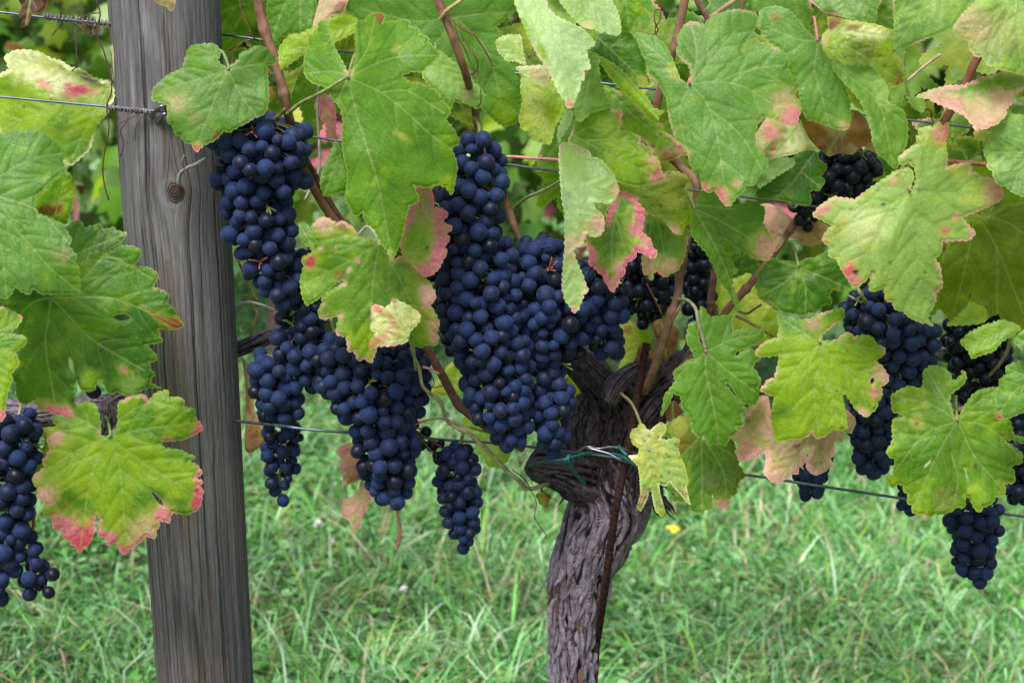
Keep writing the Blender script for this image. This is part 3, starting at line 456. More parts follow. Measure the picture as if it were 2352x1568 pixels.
dict(r=RIGHT, Y=-.14, o=[2246,-60,2246,0,2230,15,2214,30,2200,48,2189,65,2196,85,2210,90,2226,92,2226,110,2239,130,2254,130,2271,152,2281,150,2294,160,2304,160,2320,165,2331,168,2352,172,2400,172,2420,-60], v=[[2370,-60,2340,60,2350,170],[2370,-60,2260,50,2200,80],[2370,-60,2290,80,2270,145]], base='green', second='palegreen', yel=.5, seed=59, edge='rosy', edgea=.55, edgew=8, tilt=(0,-.4), petiole=False, blobs=[(2230,60,60,'rosy',.4),(2300,80,70,'tan',.3)]),
dict(r=RIGHT, Y=-.145, o=[2104,222,2139,207,2176,197,2214,197,2251,180,2290,170,2314,167,2352,172,2400,180,2400,198,2352,205,2321,222,2326,235,2311,250,2311,265,2300,275,2286,287,2276,288,2261,297,2250,294,2241,301,2234,287,2214,265,2189,252,2151,237,2134,227], v=[[2110,222,2220,225,2350,190],[2200,222,2240,290]], base='rosy', second='palegreen', yel=.3, seed=60, tilt=(0,-.7), edge='rosy', edgea=.6, edgew=10, petiole=False, blobs=[(2240,195,90,'green',.85,3.6,-8),(2330,185,50,'green',.8,2,0),(2180,235,60,'pink',.5,3,10),(2260,285,34,'rosy',.6)], label='folded leaf with a dusty rose lower half'),
dict(r=RIGHT, Y=-.16, o=[2400,262,2352,265,2320,263,2291,270,2286,287,2274,295,2278,305,2261,317,2266,330,2259,350,2271,375,2265,382,2279,392,2284,410,2292,424,2310,428,2326,442,2352,452,2410,440], v=[[2400,340,2340,350,2262,350],[2400,340,2350,300,2290,275],[2400,340,2340,400,2325,440]], base='cool', second='palegreen', yel=.4, seed=61, tilt=(0,-.4), petiole=False, edge='rosy', edgea=.2, edgew=5),
dict(r=RIGHT, Y=-.165, o=[2089,437,2099,407,2092,388,2080,385,2072,395,2059,390,2059,392,2021,417,1999,432,1976,449,1964,459,1940,455,1914,452,1900,462,1881,474,1874,484,1866,492,1874,500,1886,504,1898,512,1911,517,1900,530,1891,542,1889,554,1900,562,1909,569,1903,580,1904,589,1915,592,1924,592,1924,602,1929,612,1935,620,1939,629,1948,640,1954,649,1961,662,1979,652,1992,640,2004,629,1999,644,1996,658,1999,669,2015,668,2031,659,2032,675,2034,689,2042,693,2051,692,2052,703,2059,712,2074,714,2089,729,2108,738,2126,742,2145,749,2137,740,2131,732,2134,719,2142,708,2146,697,2150,686,2149,674,2165,657,2161,629,2159,612,2153,602,2146,592,2159,584,2164,572,2164,554,2195,552,2224,552,2234,544,2241,534,2230,524,2221,514,2215,506,2211,499,2225,492,2239,487,2259,479,2276,472,2296,462,2306,449,2303,436,2296,424,2279,411,2265,408,2249,409,2249,399,2236,396,2226,397,2229,375,2215,374,2201,377,2188,380,2174,385,2176,362,2171,325,2176,308,2179,295,2178,280,2170,288,2164,287,2154,280,2143,292,2131,290,2109,297,2112,312,2104,310,2108,330,2090,340,2074,353,2062,365,2070,380,2085,372,2101,385,2105,410,2098,435],
  v=[[2089,439,2170,440,2300,450],[2089,439,2103,500,2110,620,2140,740],[2089,439,2040,470,1980,480,1870,490],[2089,439,2040,500,1990,590,1955,655],[2089,439,2140,370,2165,290],[2103,500,2160,520,2230,540],[2089,439,2060,430,2010,430]], base='palegreen', second='yellow', yel=.3, edge='rosy', edgea=.5, edgew=7, seed=62, tilt=(0,-.22), ridge=(2089,437,2010,660,.25,.05), spots=10, rim=.7,
  blobs=[(2168,305,30,'pink',.8),(2285,440,34,'rosy',.85),(2292,440,20,'pink',.5),(1895,480,28,'pink',.85,2.5,-30),(1948,628,30,'hot',.8),(1960,640,22,'pink',.9),(2005,625,8,'black',.6),(1965,625,9,'black',.95),(1990,520,70,'cream',.35),(2030,470,8,'black',.8),(2195,500,14,'pink',.8,2,120),(2170,530,11,'hot',.7),(2150,660,10,'red',.7,4,90),(2235,538,12,'rosy',.9),(1990,440,26,'rust',.4,3,-35),(2052,415,12,'rosy',.9)], label='large pale yellow green leaf with star lobes, pink tips and a magenta spot'),
dict(r=RIGHT, Y=-.055, o=[2214,499,2239,507,2264,507,2286,492,2301,472,2352,467,2420,467,2420,760,2352,767,2346,750,2334,757,2324,739,2301,739,2294,717,2280,724,2269,729,2261,702,2247,714,2234,719,2226,692,2208,712,2194,729,2186,739,2154,702,2156,680,2165,655,2160,600,2185,550], v=[[2240,490,2290,570,2350,720],[2240,490,2220,600,2190,720],[2240,490,2330,520,2410,600],[2290,570,2290,650,2290,720]], base='olive', second='lime', yel=.3, seed=63, petiole=False, tilt=(0,.1), holes=[[2224,690,2228,670,2236,642,2238,650,2230,680]], label='olive leaf glowing with light from behind'),
dict(r=RIGHT, Y=-.10, o=[1764,604,1776,592,1795,600,1814,599,1832,605,1851,592,1870,592,1889,582,1901,577,1906,589,1924,597,1930,615,1939,632,1950,648,1956,662,1939,662,1930,670,1914,664,1908,672,1906,679,1912,690,1906,704,1900,698,1889,702,1880,712,1871,719,1858,718,1846,724,1830,722,1814,719,1800,718,1789,709,1780,702,1771,692,1755,690,1741,684,1740,670,1733,657,1742,645,1738,629,1750,618,1758,607], v=[[1835,614,1850,660,1850,720],[1835,614,1800,650,1745,680],[1835,614,1900,640,1950,662],[1835,614,1790,600]], base='deep', second='green', yel=.4, seed=64, teeth=(13,2), tilt=(0,-.2), blobs=[(1840,632,40,'pale',.4,3,10)]),
dict(r=RIGHT, Y=-.13, o=[1786,724,1800,732,1814,727,1829,737,1841,734,1860,732,1880,722,1904,714,1920,712,1936,706,1939,717,1936,732,1914,747,1900,758,1889,767,1884,784,1893,782,1905,784,1924,779,1936,768,1949,762,1961,774,1986,769,2000,772,2009,782,2014,791,2026,795,2034,804,2029,816,2009,829,2018,834,2029,844,2041,866,2039,879,2024,886,2026,900,2026,909,2016,921,2014,936,2004,946,1989,958,1971,946,1959,929,1939,899,1934,909,1939,934,1943,960,1946,984,1930,988,1914,984,1902,996,1889,1004,1874,1006,1864,991,1851,1004,1832,1008,1814,1009,1784,1014,1780,1000,1774,979,1771,954,1779,909,1765,906,1746,896,1764,871,1779,869,1786,839,1791,814,1761,819,1741,816,1734,811,1741,799,1751,789,1768,780,1786,776,1790,750],
  v=[[1884,788,1883,830,1870,900,1880,1000],[1884,788,1850,820,1790,900],[1884,788,1940,840,2035,870],[1884,788,1950,790,2025,805],[1884,788,1840,760,1795,735],[1884,850,1910,900,1925,980],[1940,840,1980,900,1990,950]], base='lime', second='green', yel=.35, edge='rosy', edgea=.45, edgew=7, seed=65, tilt=(0,-.25), spots=6, holes=[[2006,866,2008,874,2002,882,1998,876,2001,870]],
  blobs=[(1868,745,26,'tan',.95,1.3,0),(2030,862,28,'rosy',.8),(2010,900,18,'pink',.6),(1980,950,16,'rosy',.8),(2030,895,8,'hot',.9)], label='yellow green five lobed leaf with a torn tan patch at its top'),
dict(r=MID, Y=-.11, o=[1619,800,1611,790,1605,760,1608,740,1604,722,1611,702,1623,717,1633,734,1640,726,1651,727,1668,724,1681,724,1682,745,1683,764,1697,758,1711,754,1723,762,1740,757,1756,759,1751,779,1738,786,1720,795,1701,806,1688,816,1700,806,1726,799,1736,811,1748,826,1735,830,1728,844,1741,859,1748,876,1742,888,1743,901,1741,919,1728,931,1718,926,1708,926,1691,909,1668,881,1676,892,1691,911,1716,941,1701,949,1704,962,1708,976,1691,979,1693,994,1676,1004,1666,1024,1652,1018,1638,1019,1628,1024,1618,999,1605,1002,1596,994,1586,959,1568,936,1563,909,1546,901,1536,929,1518,956,1526,909,1551,876,1546,854,1568,836,1583,826,1598,824,1586,799,1578,784,1576,777,1583,742,1601,739,1607,770],
  v=[[1621,808,1622,860,1640,940,1650,1015],[1621,808,1670,850,1735,900],[1621,808,1570,850,1550,880],[1621,808,1680,780,1745,768],[1621,808,1610,760,1610,710]], base='green', second='cool', yel=.25, seed=66, tilt=(0,-.22), holes=[[1668,878,1676,884,1690,906,1684,902]], rim=.6, edge='yellow', edgea=.25, edgew=5, label='fresh green leaf with narrow slit right of the trunk head'),
dict(r=MID, Y=-.14, o=[1447,999,1453,985,1465,982,1468,974,1478,973,1484,984,1493,989,1503,979,1518,969,1530,976,1530,988,1526,994,1516,1006,1530,1010,1551,1004,1562,1011,1556,1026,1563,1049,1573,1069,1576,1085,1581,1104,1576,1119,1586,1159,1575,1150,1563,1134,1550,1120,1538,1106,1532,1114,1526,1116,1513,1111,1516,1134,1528,1174,1521,1186,1506,1174,1500,1150,1496,1126,1490,1128,1488,1140,1480,1158,1471,1174,1462,1166,1471,1134,1470,1100,1466,1071,1443,1046,1466,1044,1468,1029,1453,1019], v=[[1490,1035,1480,1010,1460,985],[1490,1035,1540,1080,1575,1140],[1490,1035,1500,1090,1515,1175],[1490,1035,1530,1020,1560,1015],[1490,1035,1510,1000,1525,975]], base='palegreen', second='yellow', yel=.5, seed=67, teeth=(9, 1.6), spots=30, edge='cream', edgea=.4, edgew=5, blobs=[(1475,1145,30,'tan',.9,2,100),(1450,1045,16,'cream',.9),(1568,1130,20,'rust',.6,3,60),(1480,1000,30,'cream',.5),(1540,1060,34,'palegreen',.6)], pet_to=(1426,903,-.02), pcol=(.20,.18,.09), step=2.2, label='small yellow speckled leaf hanging in front of the trunk'),
dict(r=MID, Y=-.06, o=[1533,974,1563,954,1581,959,1588,991,1600,1002,1613,1009,1632,1018,1651,1021,1665,1012,1678,1006,1688,1022,1691,1039,1696,1066,1704,1080,1713,1094,1700,1100,1696,1109,1691,1134,1680,1138,1676,1146,1673,1171,1665,1168,1658,1171,1646,1164,1636,1134,1636,1166,1622,1170,1608,1176,1591,1174,1582,1160,1573,1151,1558,1148,1546,1151,1551,1134,1535,1125,1530,1080,1550,1040,1540,1010,1525,995], v=[[1610,1000,1612,1070,1612,1170],[1610,1000,1660,1080,1668,1160],[1610,1000,1560,1060,1555,1140],[1610,1000,1690,1050]], base='green', second='olive', yel=.45, seed=68, spots=4, blobs=[(1665,1160,22,'rosy',.9),(1570,1020,24,'rust',.5),(1560,975,30,'yellow',.8),(1640,1100,30,'tan',.25)]),
dict(r=RIGHT, Y=-.075, o=[1716,939,1746,909,1764,909,1770,940,1774,971,1789,1009,1829,1006,1864,991,1909,971,1930,955,1944,941,1964,959,1966,972,1961,984,1956,996,1936,991,1940,1005,1936,1016,1924,1012,1914,1016,1918,1030,1916,1046,1908,1052,1911,1059,1914,1074,1904,1073,1899,1081,1889,1086,1874,1092,1861,1086,1851,1074,1850,1060,1844,1070,1846,1079,1836,1071,1834,1089,1821,1089,1804,1101,1784,1111,1771,1106,1756,1090,1753,1081,1758,1060,1756,1039,1740,1052,1726,1054,1714,1060,1701,1059,1692,1046,1686,1036,1696,1026,1691,1016,1678,1004,1692,990,1708,976], v=[[1870,960,1850,1020,1790,1100],[1870,960,1880,1080],[1870,960,1800,1000,1700,1040],[1870,960,1930,1000]], base='tan', second='rosy', yel=.5, seed=69, dry=1, edge='rosy', edgea=.7, edgew=14, rim=.2, spots=10, holes=[[1854,1028,1860,1030,1858,1042,1854,1048,1852,1038]], blobs=[(1870,1010,60,'brown',.4,1,0),(1720,950,50,'olive',.6),(1830,1020,10,'brown',.8),(1725,1035,34,'pink',.75),(1790,1090,26,'rosy',.8)], petiole=False, label='dry pinkish tan leaf with ragged lower edge'),
dict(r=RIGHT, Y=-.12, o=[2121,851,2139,839,2157,842,2174,849,2186,864,2184,874,2196,872,2209,861,2211,849,2219,860,2219,872,2209,886,2195,896,2184,904,2180,920,2184,934,2191,959,2205,952,2212,938,2221,924,2236,904,2254,894,2275,890,2296,891,2289,915,2285,940,2294,964,2319,964,2329,999,2352,1004,2375,1012,2352,1019,2326,1009,2301,1011,2314,1016,2329,1026,2349,1041,2346,1064,2332,1066,2321,1071,2331,1089,2329,1109,2306,1111,2310,1124,2306,1136,2286,1141,2282,1152,2274,1159,2259,1164,2249,1176,2240,1170,2234,1158,2229,1146,2214,1134,2217,1150,2216,1164,2204,1165,2196,1166,2180,1176,2164,1181,2148,1180,2134,1186,2124,1195,2119,1181,2105,1180,2094,1174,2096,1159,2084,1156,2086,1134,2074,1126,2076,1114,2064,1111,2049,1121,2040,1108,2036,1094,2051,1091,2056,1054,2040,1046,2036,1034,2046,1022,2051,1009,2049,985,2051,962,2076,956,2050,944,2046,909,2064,896,2089,886,2105,890,2119,894,2121,871],
  v=[[2199,966,2160,1030,2100,1160],[2199,966,2240,1050,2300,1120],[2199,966,2120,1000,2050,1090],[2199,966,2270,980,2345,1050],[2199,966,2140,930,2060,910],[2199,966,2160,900,2130,850],[2199,966,2250,920,2290,895],[2185,1040,2200,1100,2190,1160]], base='green', second='lime', yel=.35, seed=70, tilt=(0,-.25), edge='yellow', edgea=.35, edgew=6, rim=.7, holes=[[2215,1074,2218,1076,2226,1112,2224,1116],[2050,950,2062,948,2074,956,2060,959]],
  blobs=[(2107,970,22,'yellow',.8),(2105,972,8,'brown',.7),(2240,1071,7,'brown',.8),(2130,1065,16,'cream',.9,5,-50),(2158,1128,8,'rust',.6),(2124,1190,10,'rosy',.9),(2170,1150,40,'tan',.25),(2125,930,14,'yellow',.6)], label='wide flat bright green leaf low at the right with a thin tear'),
dict(r=RIGHT, Y=-.17, o=[2420,829,2352,831,2334,831,2322,835,2309,844,2314,859,2303,865,2294,876,2299,894,2290,900,2286,909,2288,930,2285,954,2294,963,2310,961,2326,956,2352,944,2420,930], v=[[2400,880,2340,890,2290,955],[2400,880,2350,860,2310,845]], base='green', second='cool', yel=.3, seed=71, petiole=False, blobs=[(2290,957,10,'hot',.9)]),
dict(r=RIGHT, Y=-.17, o=[2420,745,2380,745,2350,758,2338,770,2330,785,2345,800,2352,812,2420,815], v=[[2400,780,2340,785]], base='green', second='cool', yel=.3, seed=72, petiole=False),
dict(r=RIGHT, Y=-.10, o=[2205,785,2214,795,2225,805,2228,815,2234,824,2245,818,2255,815,2268,810,2280,808,2290,798,2300,785,2325,770,2345,755,2335,745,2320,740,2300,735,2280,742,2264,745,2245,755,2225,765], v=[[2330,745,2270,775,2215,790]], base='lime', second='palegreen', yel=.4, seed=73, petiole=False),
dict(r=RIGHT, Y=-.07, o=[2174,747,2199,727,2215,710,2229,694,2245,700,2261,707,2266,718,2269,732,2254,742,2220,746], v=[[2260,735,2180,745]], base='pale', second='lime', yel=.6, seed=74, petiole=False),
dict(r=RIGHT, Y=-.09, o=[1821,362,1839,350,1859,345,1876,350,1881,367,1899,380,1896,392,1884,404,1896,417,1888,428,1881,439,1870,436,1859,439,1864,464,1856,472,1835,470,1814,464,1776,457,1740,455,1736,440,1758,407,1764,400,1780,385,1800,375], v=[[1870,352,1820,420,1780,455],[1840,395,1885,430]], base='deep', second='green', yel=.3, seed=75, petiole=False, teeth=(12,2.5)),
dict(r=RIGHT, Y=-.11, o=[1764,370,1785,364,1801,362,1824,365,1824,380,1805,392,1784,404,1764,419,1742,432,1738,412,1750,398], v=[[1820,370,1745,425]], base='cool', second='pale', yel=.45, seed=76, petiole=False),
dict(r=RIGHT, Y=-.05, o=[1764,268,1796,282,1831,288,1839,275,1849,300,1859,322,1871,345,1839,352,1814,357,1790,362,1764,372,1745,355,1735,310], v=[[1840,280,1800,330,1765,370]], base='tan', second='cream', yel=.4, seed=77, dry=1, petiole=False, blobs=[(1768,305,34,'pink',.7,1.6,60),(1775,335,16,'green',.8),(1777,342,8,'hot',.9)]),
dict(r=RIGHT, Y=-.06, o=[1839,277,1862,278,1895,290,1914,297,1939,297,1950,292,1954,270,1951,252,1971,255,1989,272,1999,300,2005,325,2011,347,2004,350,1984,337,1969,347,1956,355,1929,352,1904,360,1890,350,1874,337,1860,320,1851,305], v=[[1960,260,1920,320,1900,355]], base='rust', second='tan', yel=.35, seed=78, dry=1, rim=.2, wave=.3, droop=.7, petiole=False, blobs=[(1930,335,44,'brown',.4,1,0),(2000,340,18,'tan',.8)], label='curled brown dead leaf above a dark bunch'),
dict(r=RIGHT, Y=-.0, o=[1764,467,1790,475,1826,507,1850,500,1871,507,1884,509,1904,519,1898,535,1889,552,1886,562,1874,562,1864,567,1845,562,1829,552,1805,545,1795,565,1781,579,1770,560,1764,542,1745,500,1745,470], v=[[1790,480,1800,540],[1830,510,1880,555]], base='tan', second='rosy', yel=.5, seed=79, dry=1, spots=20, rim=.2, petiole=False, blobs=[(1860,540,44,'rust',.7,1,0)]),
# low back leaves
dict(r=MID, Y=.12, o=[645,162,665,168,698,150,692,163,683,175,676,195,670,212,663,230,655,222,650,200], v=[[690,155,660,225]], base='yellow', second='lime', yel=.3, seed=94, petiole=False, blobs=[(690,170,16,'rust',.8)]),
dict(r=MID, Y=.16, o=[722,240,735,222,748,215,760,225,770,250,772,300,768,330,752,320,748,285,735,270], v=[[745,220,762,325]], base='pink', second='rosy', yel=.3, seed=95, petiole=False, label='blurred pink leaf behind the largest leaf'),
dict(r=MID, Y=.18, o=[682,205,695,198,710,205,706,222,695,230,684,222], v=[[690,200,700,228]], base='hot', second='rosy', yel=.3, seed=96, petiole=False),
dict(r=MID, Y=.10, o=[1296,864,1305,850,1316,841,1336,861,1346,884,1336,899,1333,921,1321,934,1308,924,1293,889], v=[[1330,850,1310,920]], base='lime', second='yellow', yel=.6, seed=80, petiole=False, spots=3),
dict(r=MID, Y=.10, o=[1428,735,1450,740,1470,755,1500,760,1490,790,1463,815,1448,840,1433,864,1422,840,1440,810,1425,780], v=[[1490,760,1440,830]], base='yellow', second='lime', yel=.5, seed=81, petiole=False, blobs=[(1440,755,14,'rust',.7)]),
dict(r=MID, Y=.09, o=[1651,642,1690,640,1718,627,1726,632,1733,657,1741,687,1764,700,1768,730,1764,752,1740,748,1713,754,1683,767,1668,745,1651,717,1645,680], v=[[1700,640,1710,740]], base='lime', second='yellow', yel=.5, seed=82, teeth=(14,3), petiole=False),
dict(r=RIGHT, Y=.08, o=[1764,700,1800,730,1790,770,1745,790,1690,800,1660,780,1690,750,1740,740], v=[[1790,730,1680,780]], base='lime', second='yellow', yel=.5, seed=83, teeth=(14,3), petiole=False),
dict(r=MID, Y=.14, o=[1028,839,1045,832,1063,836,1072,850,1078,864,1070,880,1063,894,1050,905,1038,911,1015,908,993,901,998,879,1015,865], v=[[1000,895,1065,850]], base='lime', second='yellow', yel=.6, seed=84, petiole=False, spots=4, blobs=[(1062,862,16,'yellow',.8)]),
dict(r=MID, Y=.14, o=[1060,965,1090,945,1110,960,1130,1000,1180,1020,1170,1050,1150,1075,1120,1070,1105,1040,1080,1000], v=[[1065,970,1150,1060]], base='lime', second='palegreen', yel=.5, seed=85, petiole=False),
dict(r=MID, Y=.05, o=[556,821,563,880,565,940,562,1000,562,1031,572,1041,588,1035,603,1024,613,1016,633,1009,637,991,630,982,620,976,610,964,588,954,580,900,572,840], v=[[562,830,590,960,620,1000]], base='rust', second='tan', yel=.5, seed=86, dry=1, rim=.2, spots=10, petiole=False, blobs=[(570,860,34,'tan',.8),(600,1010,30,'brown',.6)], label='brown curled dead leaf between the post and a shaded bunch'),
dict(r=MID, Y=.05, o=[803,1015,815,1018,825,1024,828,1059,833,1096,820,1105,808,1109,783,1119,788,1096,778,1071,785,1056,770,1039,778,1026], v=[[826,1030,790,1100]], base='pink', second='cream', yel=.4, seed=87, dry=1, petiole=False, wave=.15, blobs=[(815,1098,28,'rust',.9),(790,1030,16,'pink',.8)], label='crinkled pink dead leaf beside the lower grapes'),
dict(r=MID, Y=.04, o=[830,1101,848,1129,853,1144,845,1158,838,1176,830,1188,828,1208,814,1222,803,1198,785,1183,785,1164,788,1146,813,1139,824,1120], v=[[838,1110,825,1160,812,1215]], base='rosy', second='tan', yel=.5, seed=88, dry=1, petiole=False, edge='pink', edgea=.6, edgew=6),
dict(r=MID, Y=.06, o=[918,971,938,976,950,986,945,1001,930,1016,918,1009,905,990], v=[[945,985,915,1000]], base='cream', second='tan', yel=.6, seed=89, dry=1, petiole=False),
dict(r=MID, Y=.05, o=[1231,1134,1266,1134,1262,1150,1256,1166,1245,1160,1236,1150], v=[[1250,1132,1250,1160]], base='yellow', second='rust', yel=.4, seed=90, petiole=False),
dict(r=MID, Y=.03, o=[1470,790,1500,800,1520,830,1500,850,1470,860,1450,850,1460,820], v=[[1500,800,1460,850]], base='dark', second='rust', yel=.4, seed=91, dry=1, rim=.1, wave=.2, petiole=False),
dict(r=MID, Y=.03, o=[1530,925,1550,920,1570,945,1555,960,1540,975,1530,960], v=[[1545,920,1545,970]], base='rust', second='brown', yel=.4, seed=92, dry=1, rim=.1, petiole=False),
dict(r=MID, Y=.03, o=[1500,740,1530,730,1560,760,1555,790,1530,830,1510,800], v=[[1520,740,1530,820]], base='brown', second='rust', yel=.4, seed=93, dry=1, rim=.1, wave=.2, petiole=False),
]
def beyond(o):      # leaves that run out of the picture go on with a rounded, lobed outline
    o = pts(o); out = []
    for a, b in zip(o, np.roll(o, -1, 0)):
        out.append(a); ax = None
        if a[1] < -25 and b[1] < -25: ax = (0, -1)
        elif a[0] > 2395 and b[0] > 2395: ax = (1, 0)
        elif a[0] < -35 and b[0] < -35: ax = (-1, 0)
        w = np.linalg.norm(b-a)
        if ax and w > 30:
            for t in (.12, .25, .38, .5, .62, .75, .88): out.append(a+(b-a)*(t+.03*math.sin(t*40))+np.array(ax)*w*(.50*math.sin(math.pi*t)**.7+.05*math.sin(t*29)))
    return np.array(out)
for i, d in enumerate(LEAVES):
    k = dict(d); root = k.pop('r'); Y = k.pop('Y'); o = k.pop('o'); v = k.pop('v'); dry = k.pop('dry', 0)
    if dry: k['mat'] = M_DRY; k['name'] = 'dead_leaf'
    make_leaf(root, beyond(o), v, Y, **k)
# fillers: more leaves of the same vines deeper in the canopy
def fill(root, n, box, Yr, seed, R=(95, 165), cols=('green', 'lime', 'olive', 'deep', 'palegreen', 'cool'), step=6):
    rng = np.random.default_rng(seed); pl = []
    for i in range(n):
        best = None
        for _ in range(12):
            c = (rng.uniform(box[0], box[2]), rng.uniform(box[1], box[3])); dd = min([math.hypot(c[0]-q[0], c[1]-q[1]) for q in pl] or [1e9])
            if best is None or dd > best[0]: best = (dd, c)
        c = best[1]; pl.append(c); r = rng.uniform(*R)
        o, v = template_leaf(c, r, rng.normal(0, .7), rng, rng.uniform(.65, 1.0))
        b, s = rng.choice(cols), rng.choice(['lime', 'green', 'yellow', 'olive'])
        make_leaf(root, o, [list(np.array(q).ravel()) for q in v], rng.uniform(*Yr), base=b, second=s, yel=rng.uniform(.2, .6), seed=500+seed*50+i, teeth=(max(9, r*.11), r*.035), step=step,
                  tilt=(rng.normal(0, .3), rng.normal(-.2, .35)), droop=rng.uniform(.1, .4), wave=.1, edge='rosy' if rng.random() < .4 else None, edgea=.5, edgew=8, under=bool(rng.random() < .3))
fill(MID, 20, (560, -160, 1450, 190), (.07, .22), 1)
fill(MID, 14, (1300, 60, 1720, 420), (.05, .20), 2)
fill(RIGHT, 26, (1740, -160, 2560, 360), (.05, .22), 3)
fill(RIGHT, 7, (2150, 330, 2560, 700), (.10, .2), 4)
fill(LEFT, 3, (-300, 200, -170, 900), (-.1, .2), 5)
fill(MID, 5, (1560, 560, 1720, 640), (.18, .28), 6, R=(80, 110), cols=('deep', 'green'))
# ---------------------------------------------------------------- ground
def ground_z(x, y): return SLOPE*np.asarray(x, float)+.03*(fbm(np.asarray(x, float)*1.3+40, np.asarray(y, float)*1.3+40, 2, 3)-.5)
gx = np.concatenate([np.linspace(-60, -4, 20), np.linspace(-3.9, 3.9, 90), np.linspace(4, 60, 20)]); gy = np.concatenate([np.linspace(-12, -2.2, 8), np.linspace(-2, 6, 100), np.linspace(6.5, 140, 30)])
XX, YY = np.meshgrid(gx, gy); nx, ny = len(gx), len(gy)
Vg = np.stack([XX.ravel(), YY.ravel(), ground_z(XX, YY).ravel()], 1)
i = (np.arange(ny-1)[:, None]*nx+np.arange(nx-1)[None]).ravel(); Fg = np.stack([i, i+1, i+nx+1, i+nx], 1)
g = link('ground', mesh_from('ground', Vg, Fg, M_SOIL)); g['kind'] = 'structure'
def ground_hit(u, v, h=0.0):
    a = P(u, v, 0.0)-np.array([0, -CAM_D, CAM_H]); t = 1.0
    for _ in range(30):
        q = np.array([0, -CAM_D, CAM_H])+a*t; t += (q[2]-h-float(ground_z(q[0], q[1])))/-a[2]*.9
    return np.array([0, -CAM_D, CAM_H])+a*t
# ---------------------------------------------------------------- grass
def scatter(n, y0, y1, rng, margin=.5):
    y = rng.uniform(y0**2 if y0 > 0 else 0, 1, n) if False else rng.uniform(y0, y1, n)
    hw = .27*(y+CAM_D)+margin; x = rng.uniform(-1, 1, n)*hw
    return x, y
def blades(n, y0, y1, seed, hmin, hmax, w, margin=.5):
    rng = np.random.default_rng(seed); x, y = scatter(n, y0, y1, rng, margin)
    cl = fbm(x*5, y*5, 11, 3); keep = rng.random(n) < .35+1.1*sstep(.3, .6, cl); x, y, cl = x[keep], y[keep], cl[keep]; n = len(x)
    h = rng.uniform(hmin, hmax, n)*(.6+.8*cl); wd = rng.uniform(.6, 1.3, n)*w
    a = rng.uniform(0, 2*math.pi, n); lean = rng.uniform(.5, 2.2, n); bend = rng.uniform(.3, 1.9, n)
    d = np.stack([np.cos(a), np.sin(a)], 1); fa = a+math.pi/2+rng.normal(0, .5, n); s = np.stack([np.cos(fa), np.sin(fa)], 1)
    V = np.zeros((n, 5, 2, 3)); z0 = ground_z(x, y)
    ang = lean*.5; px = np.zeros(n); pz = np.zeros(n)
    for k in range(5):
        t = k/4; ww = wd*(1-t)**.6*(1.0 if k else .7)+.0002
        for q, sg in ((0, -1), (1, 1)):
            V[:, k, q, 0] = x+d[:, 0]*px+s[:, 0]*ww*sg*.5; V[:, k, q, 1] = y+d[:, 1]*px+s[:, 1]*ww*sg*.5; V[:, k, q, 2] = z0+pz
        px = px+np.sin(ang)*h/4; pz = pz+np.cos(ang)*h/4; ang = ang+bend*(.35+.3*k)
    pz_ok = np.maximum(V[..., 2], z0[:, None, None]+.004); V[..., 2] = pz_ok
    pal = np.array([(.13, .37, .08), (.20, .46, .16), (.30, .53, .28), (.03, .16, .03), (.25, .42, .08), (.44, .60, .42), (.50, .42, .28), (.30, .21, .12)])
    pr = np.array([.20, .25, .18, .12, .09, .06, .07, .04]); ci = rng.choice(8, n, p=pr/pr.sum()); C = pal[ci]*rng.uniform(.5, 1.45, (n, 1))*(.74+.5*sstep(.3, .7, fbm(x*2.6, y*2.6, 51, 3)))[:, None]
    C = np.repeat(np.repeat(C[:, None], 10, 1), 1, 1).reshape(-1, 3)
    b = np.arange(n)[:, None]*10; f = np.array([[2*k, 2*k+1, 2*k+3, 2*k+2] for k in range(4)]).ravel()[None]
    F = (b+f).reshape(-1, 4)
    return V.reshape(-1, 3), F, C
parts = [blades(125000, .35, 3.6, 1, .08, .19, .0050), blades(8000, .35, 3.6, 5, .14, .26, .0060), blades(42000, 3.6, 9.5, 2, .06, .15, .008, 1.0), blades(12000, -1.2, .35, 3, .04, .10, .005, .8)]
def joinp(ps):
    Vs, Fs, Cs = [], [], []; n = 0
    for V, F, C in ps: Vs.append(V); Fs.append(F+n); Cs.append(C); n += len(V)
    return np.vstack(Vs), np.vstack(Fs), np.vstack(Cs)
V, F, C = joinp(parts)
o = link('grass', mesh_from('grass', V, F, M_GRASS, cols=C)); tag(o, 'blurred tangled pale green grass with dry straws behind the vines', 'grass', kind='stuff')
def clover(n, y0, y1, seed, r0, r1, margin=.5, hz=(.01, .07)):
    rng = np.random.default_rng(seed); x, y = scatter(n, y0, y1, rng, margin)
    cl = fbm(x*4+9, y*4, 31, 3); k = cl > .47+rng.normal(0, .05, n); x, y = x[k], y[k]; n = len(x)
    z = ground_z(x, y)+rng.uniform(*hz, n); r = rng.uniform(r0, r1, n); a = rng.uniform(0, 6.28, n)
    nx_, ny_ = rng.normal(0, .35, n), rng.normal(0, .35, n)
    V = np.zeros((n, 6, 3))
    for q in range(6):
        t = a+q*math.pi/3; dx, dy = np.cos(t)*r*(1 if q % 3 else 1.25), np.sin(t)*r; V[:, q, 0] = x+dx; V[:, q, 1] = y+dy; V[:, q, 2] = z+nx_*dx+ny_*dy
    pal = np.array([(.11, .33, .06), (.17, .39, .14), (.05, .20, .03), (.26, .46, .22)]); C = pal[rng.choice(4, n)]*rng.uniform(.8, 1.2, (n, 1))
    b = np.arange(n)[:, None]*6; F = (b+np.array([0, 1, 2, 3, 0, 3, 4, 5])[None]).reshape(-1, 4)
    return V.reshape(-1, 3), F, np.repeat(C, 6, 0)
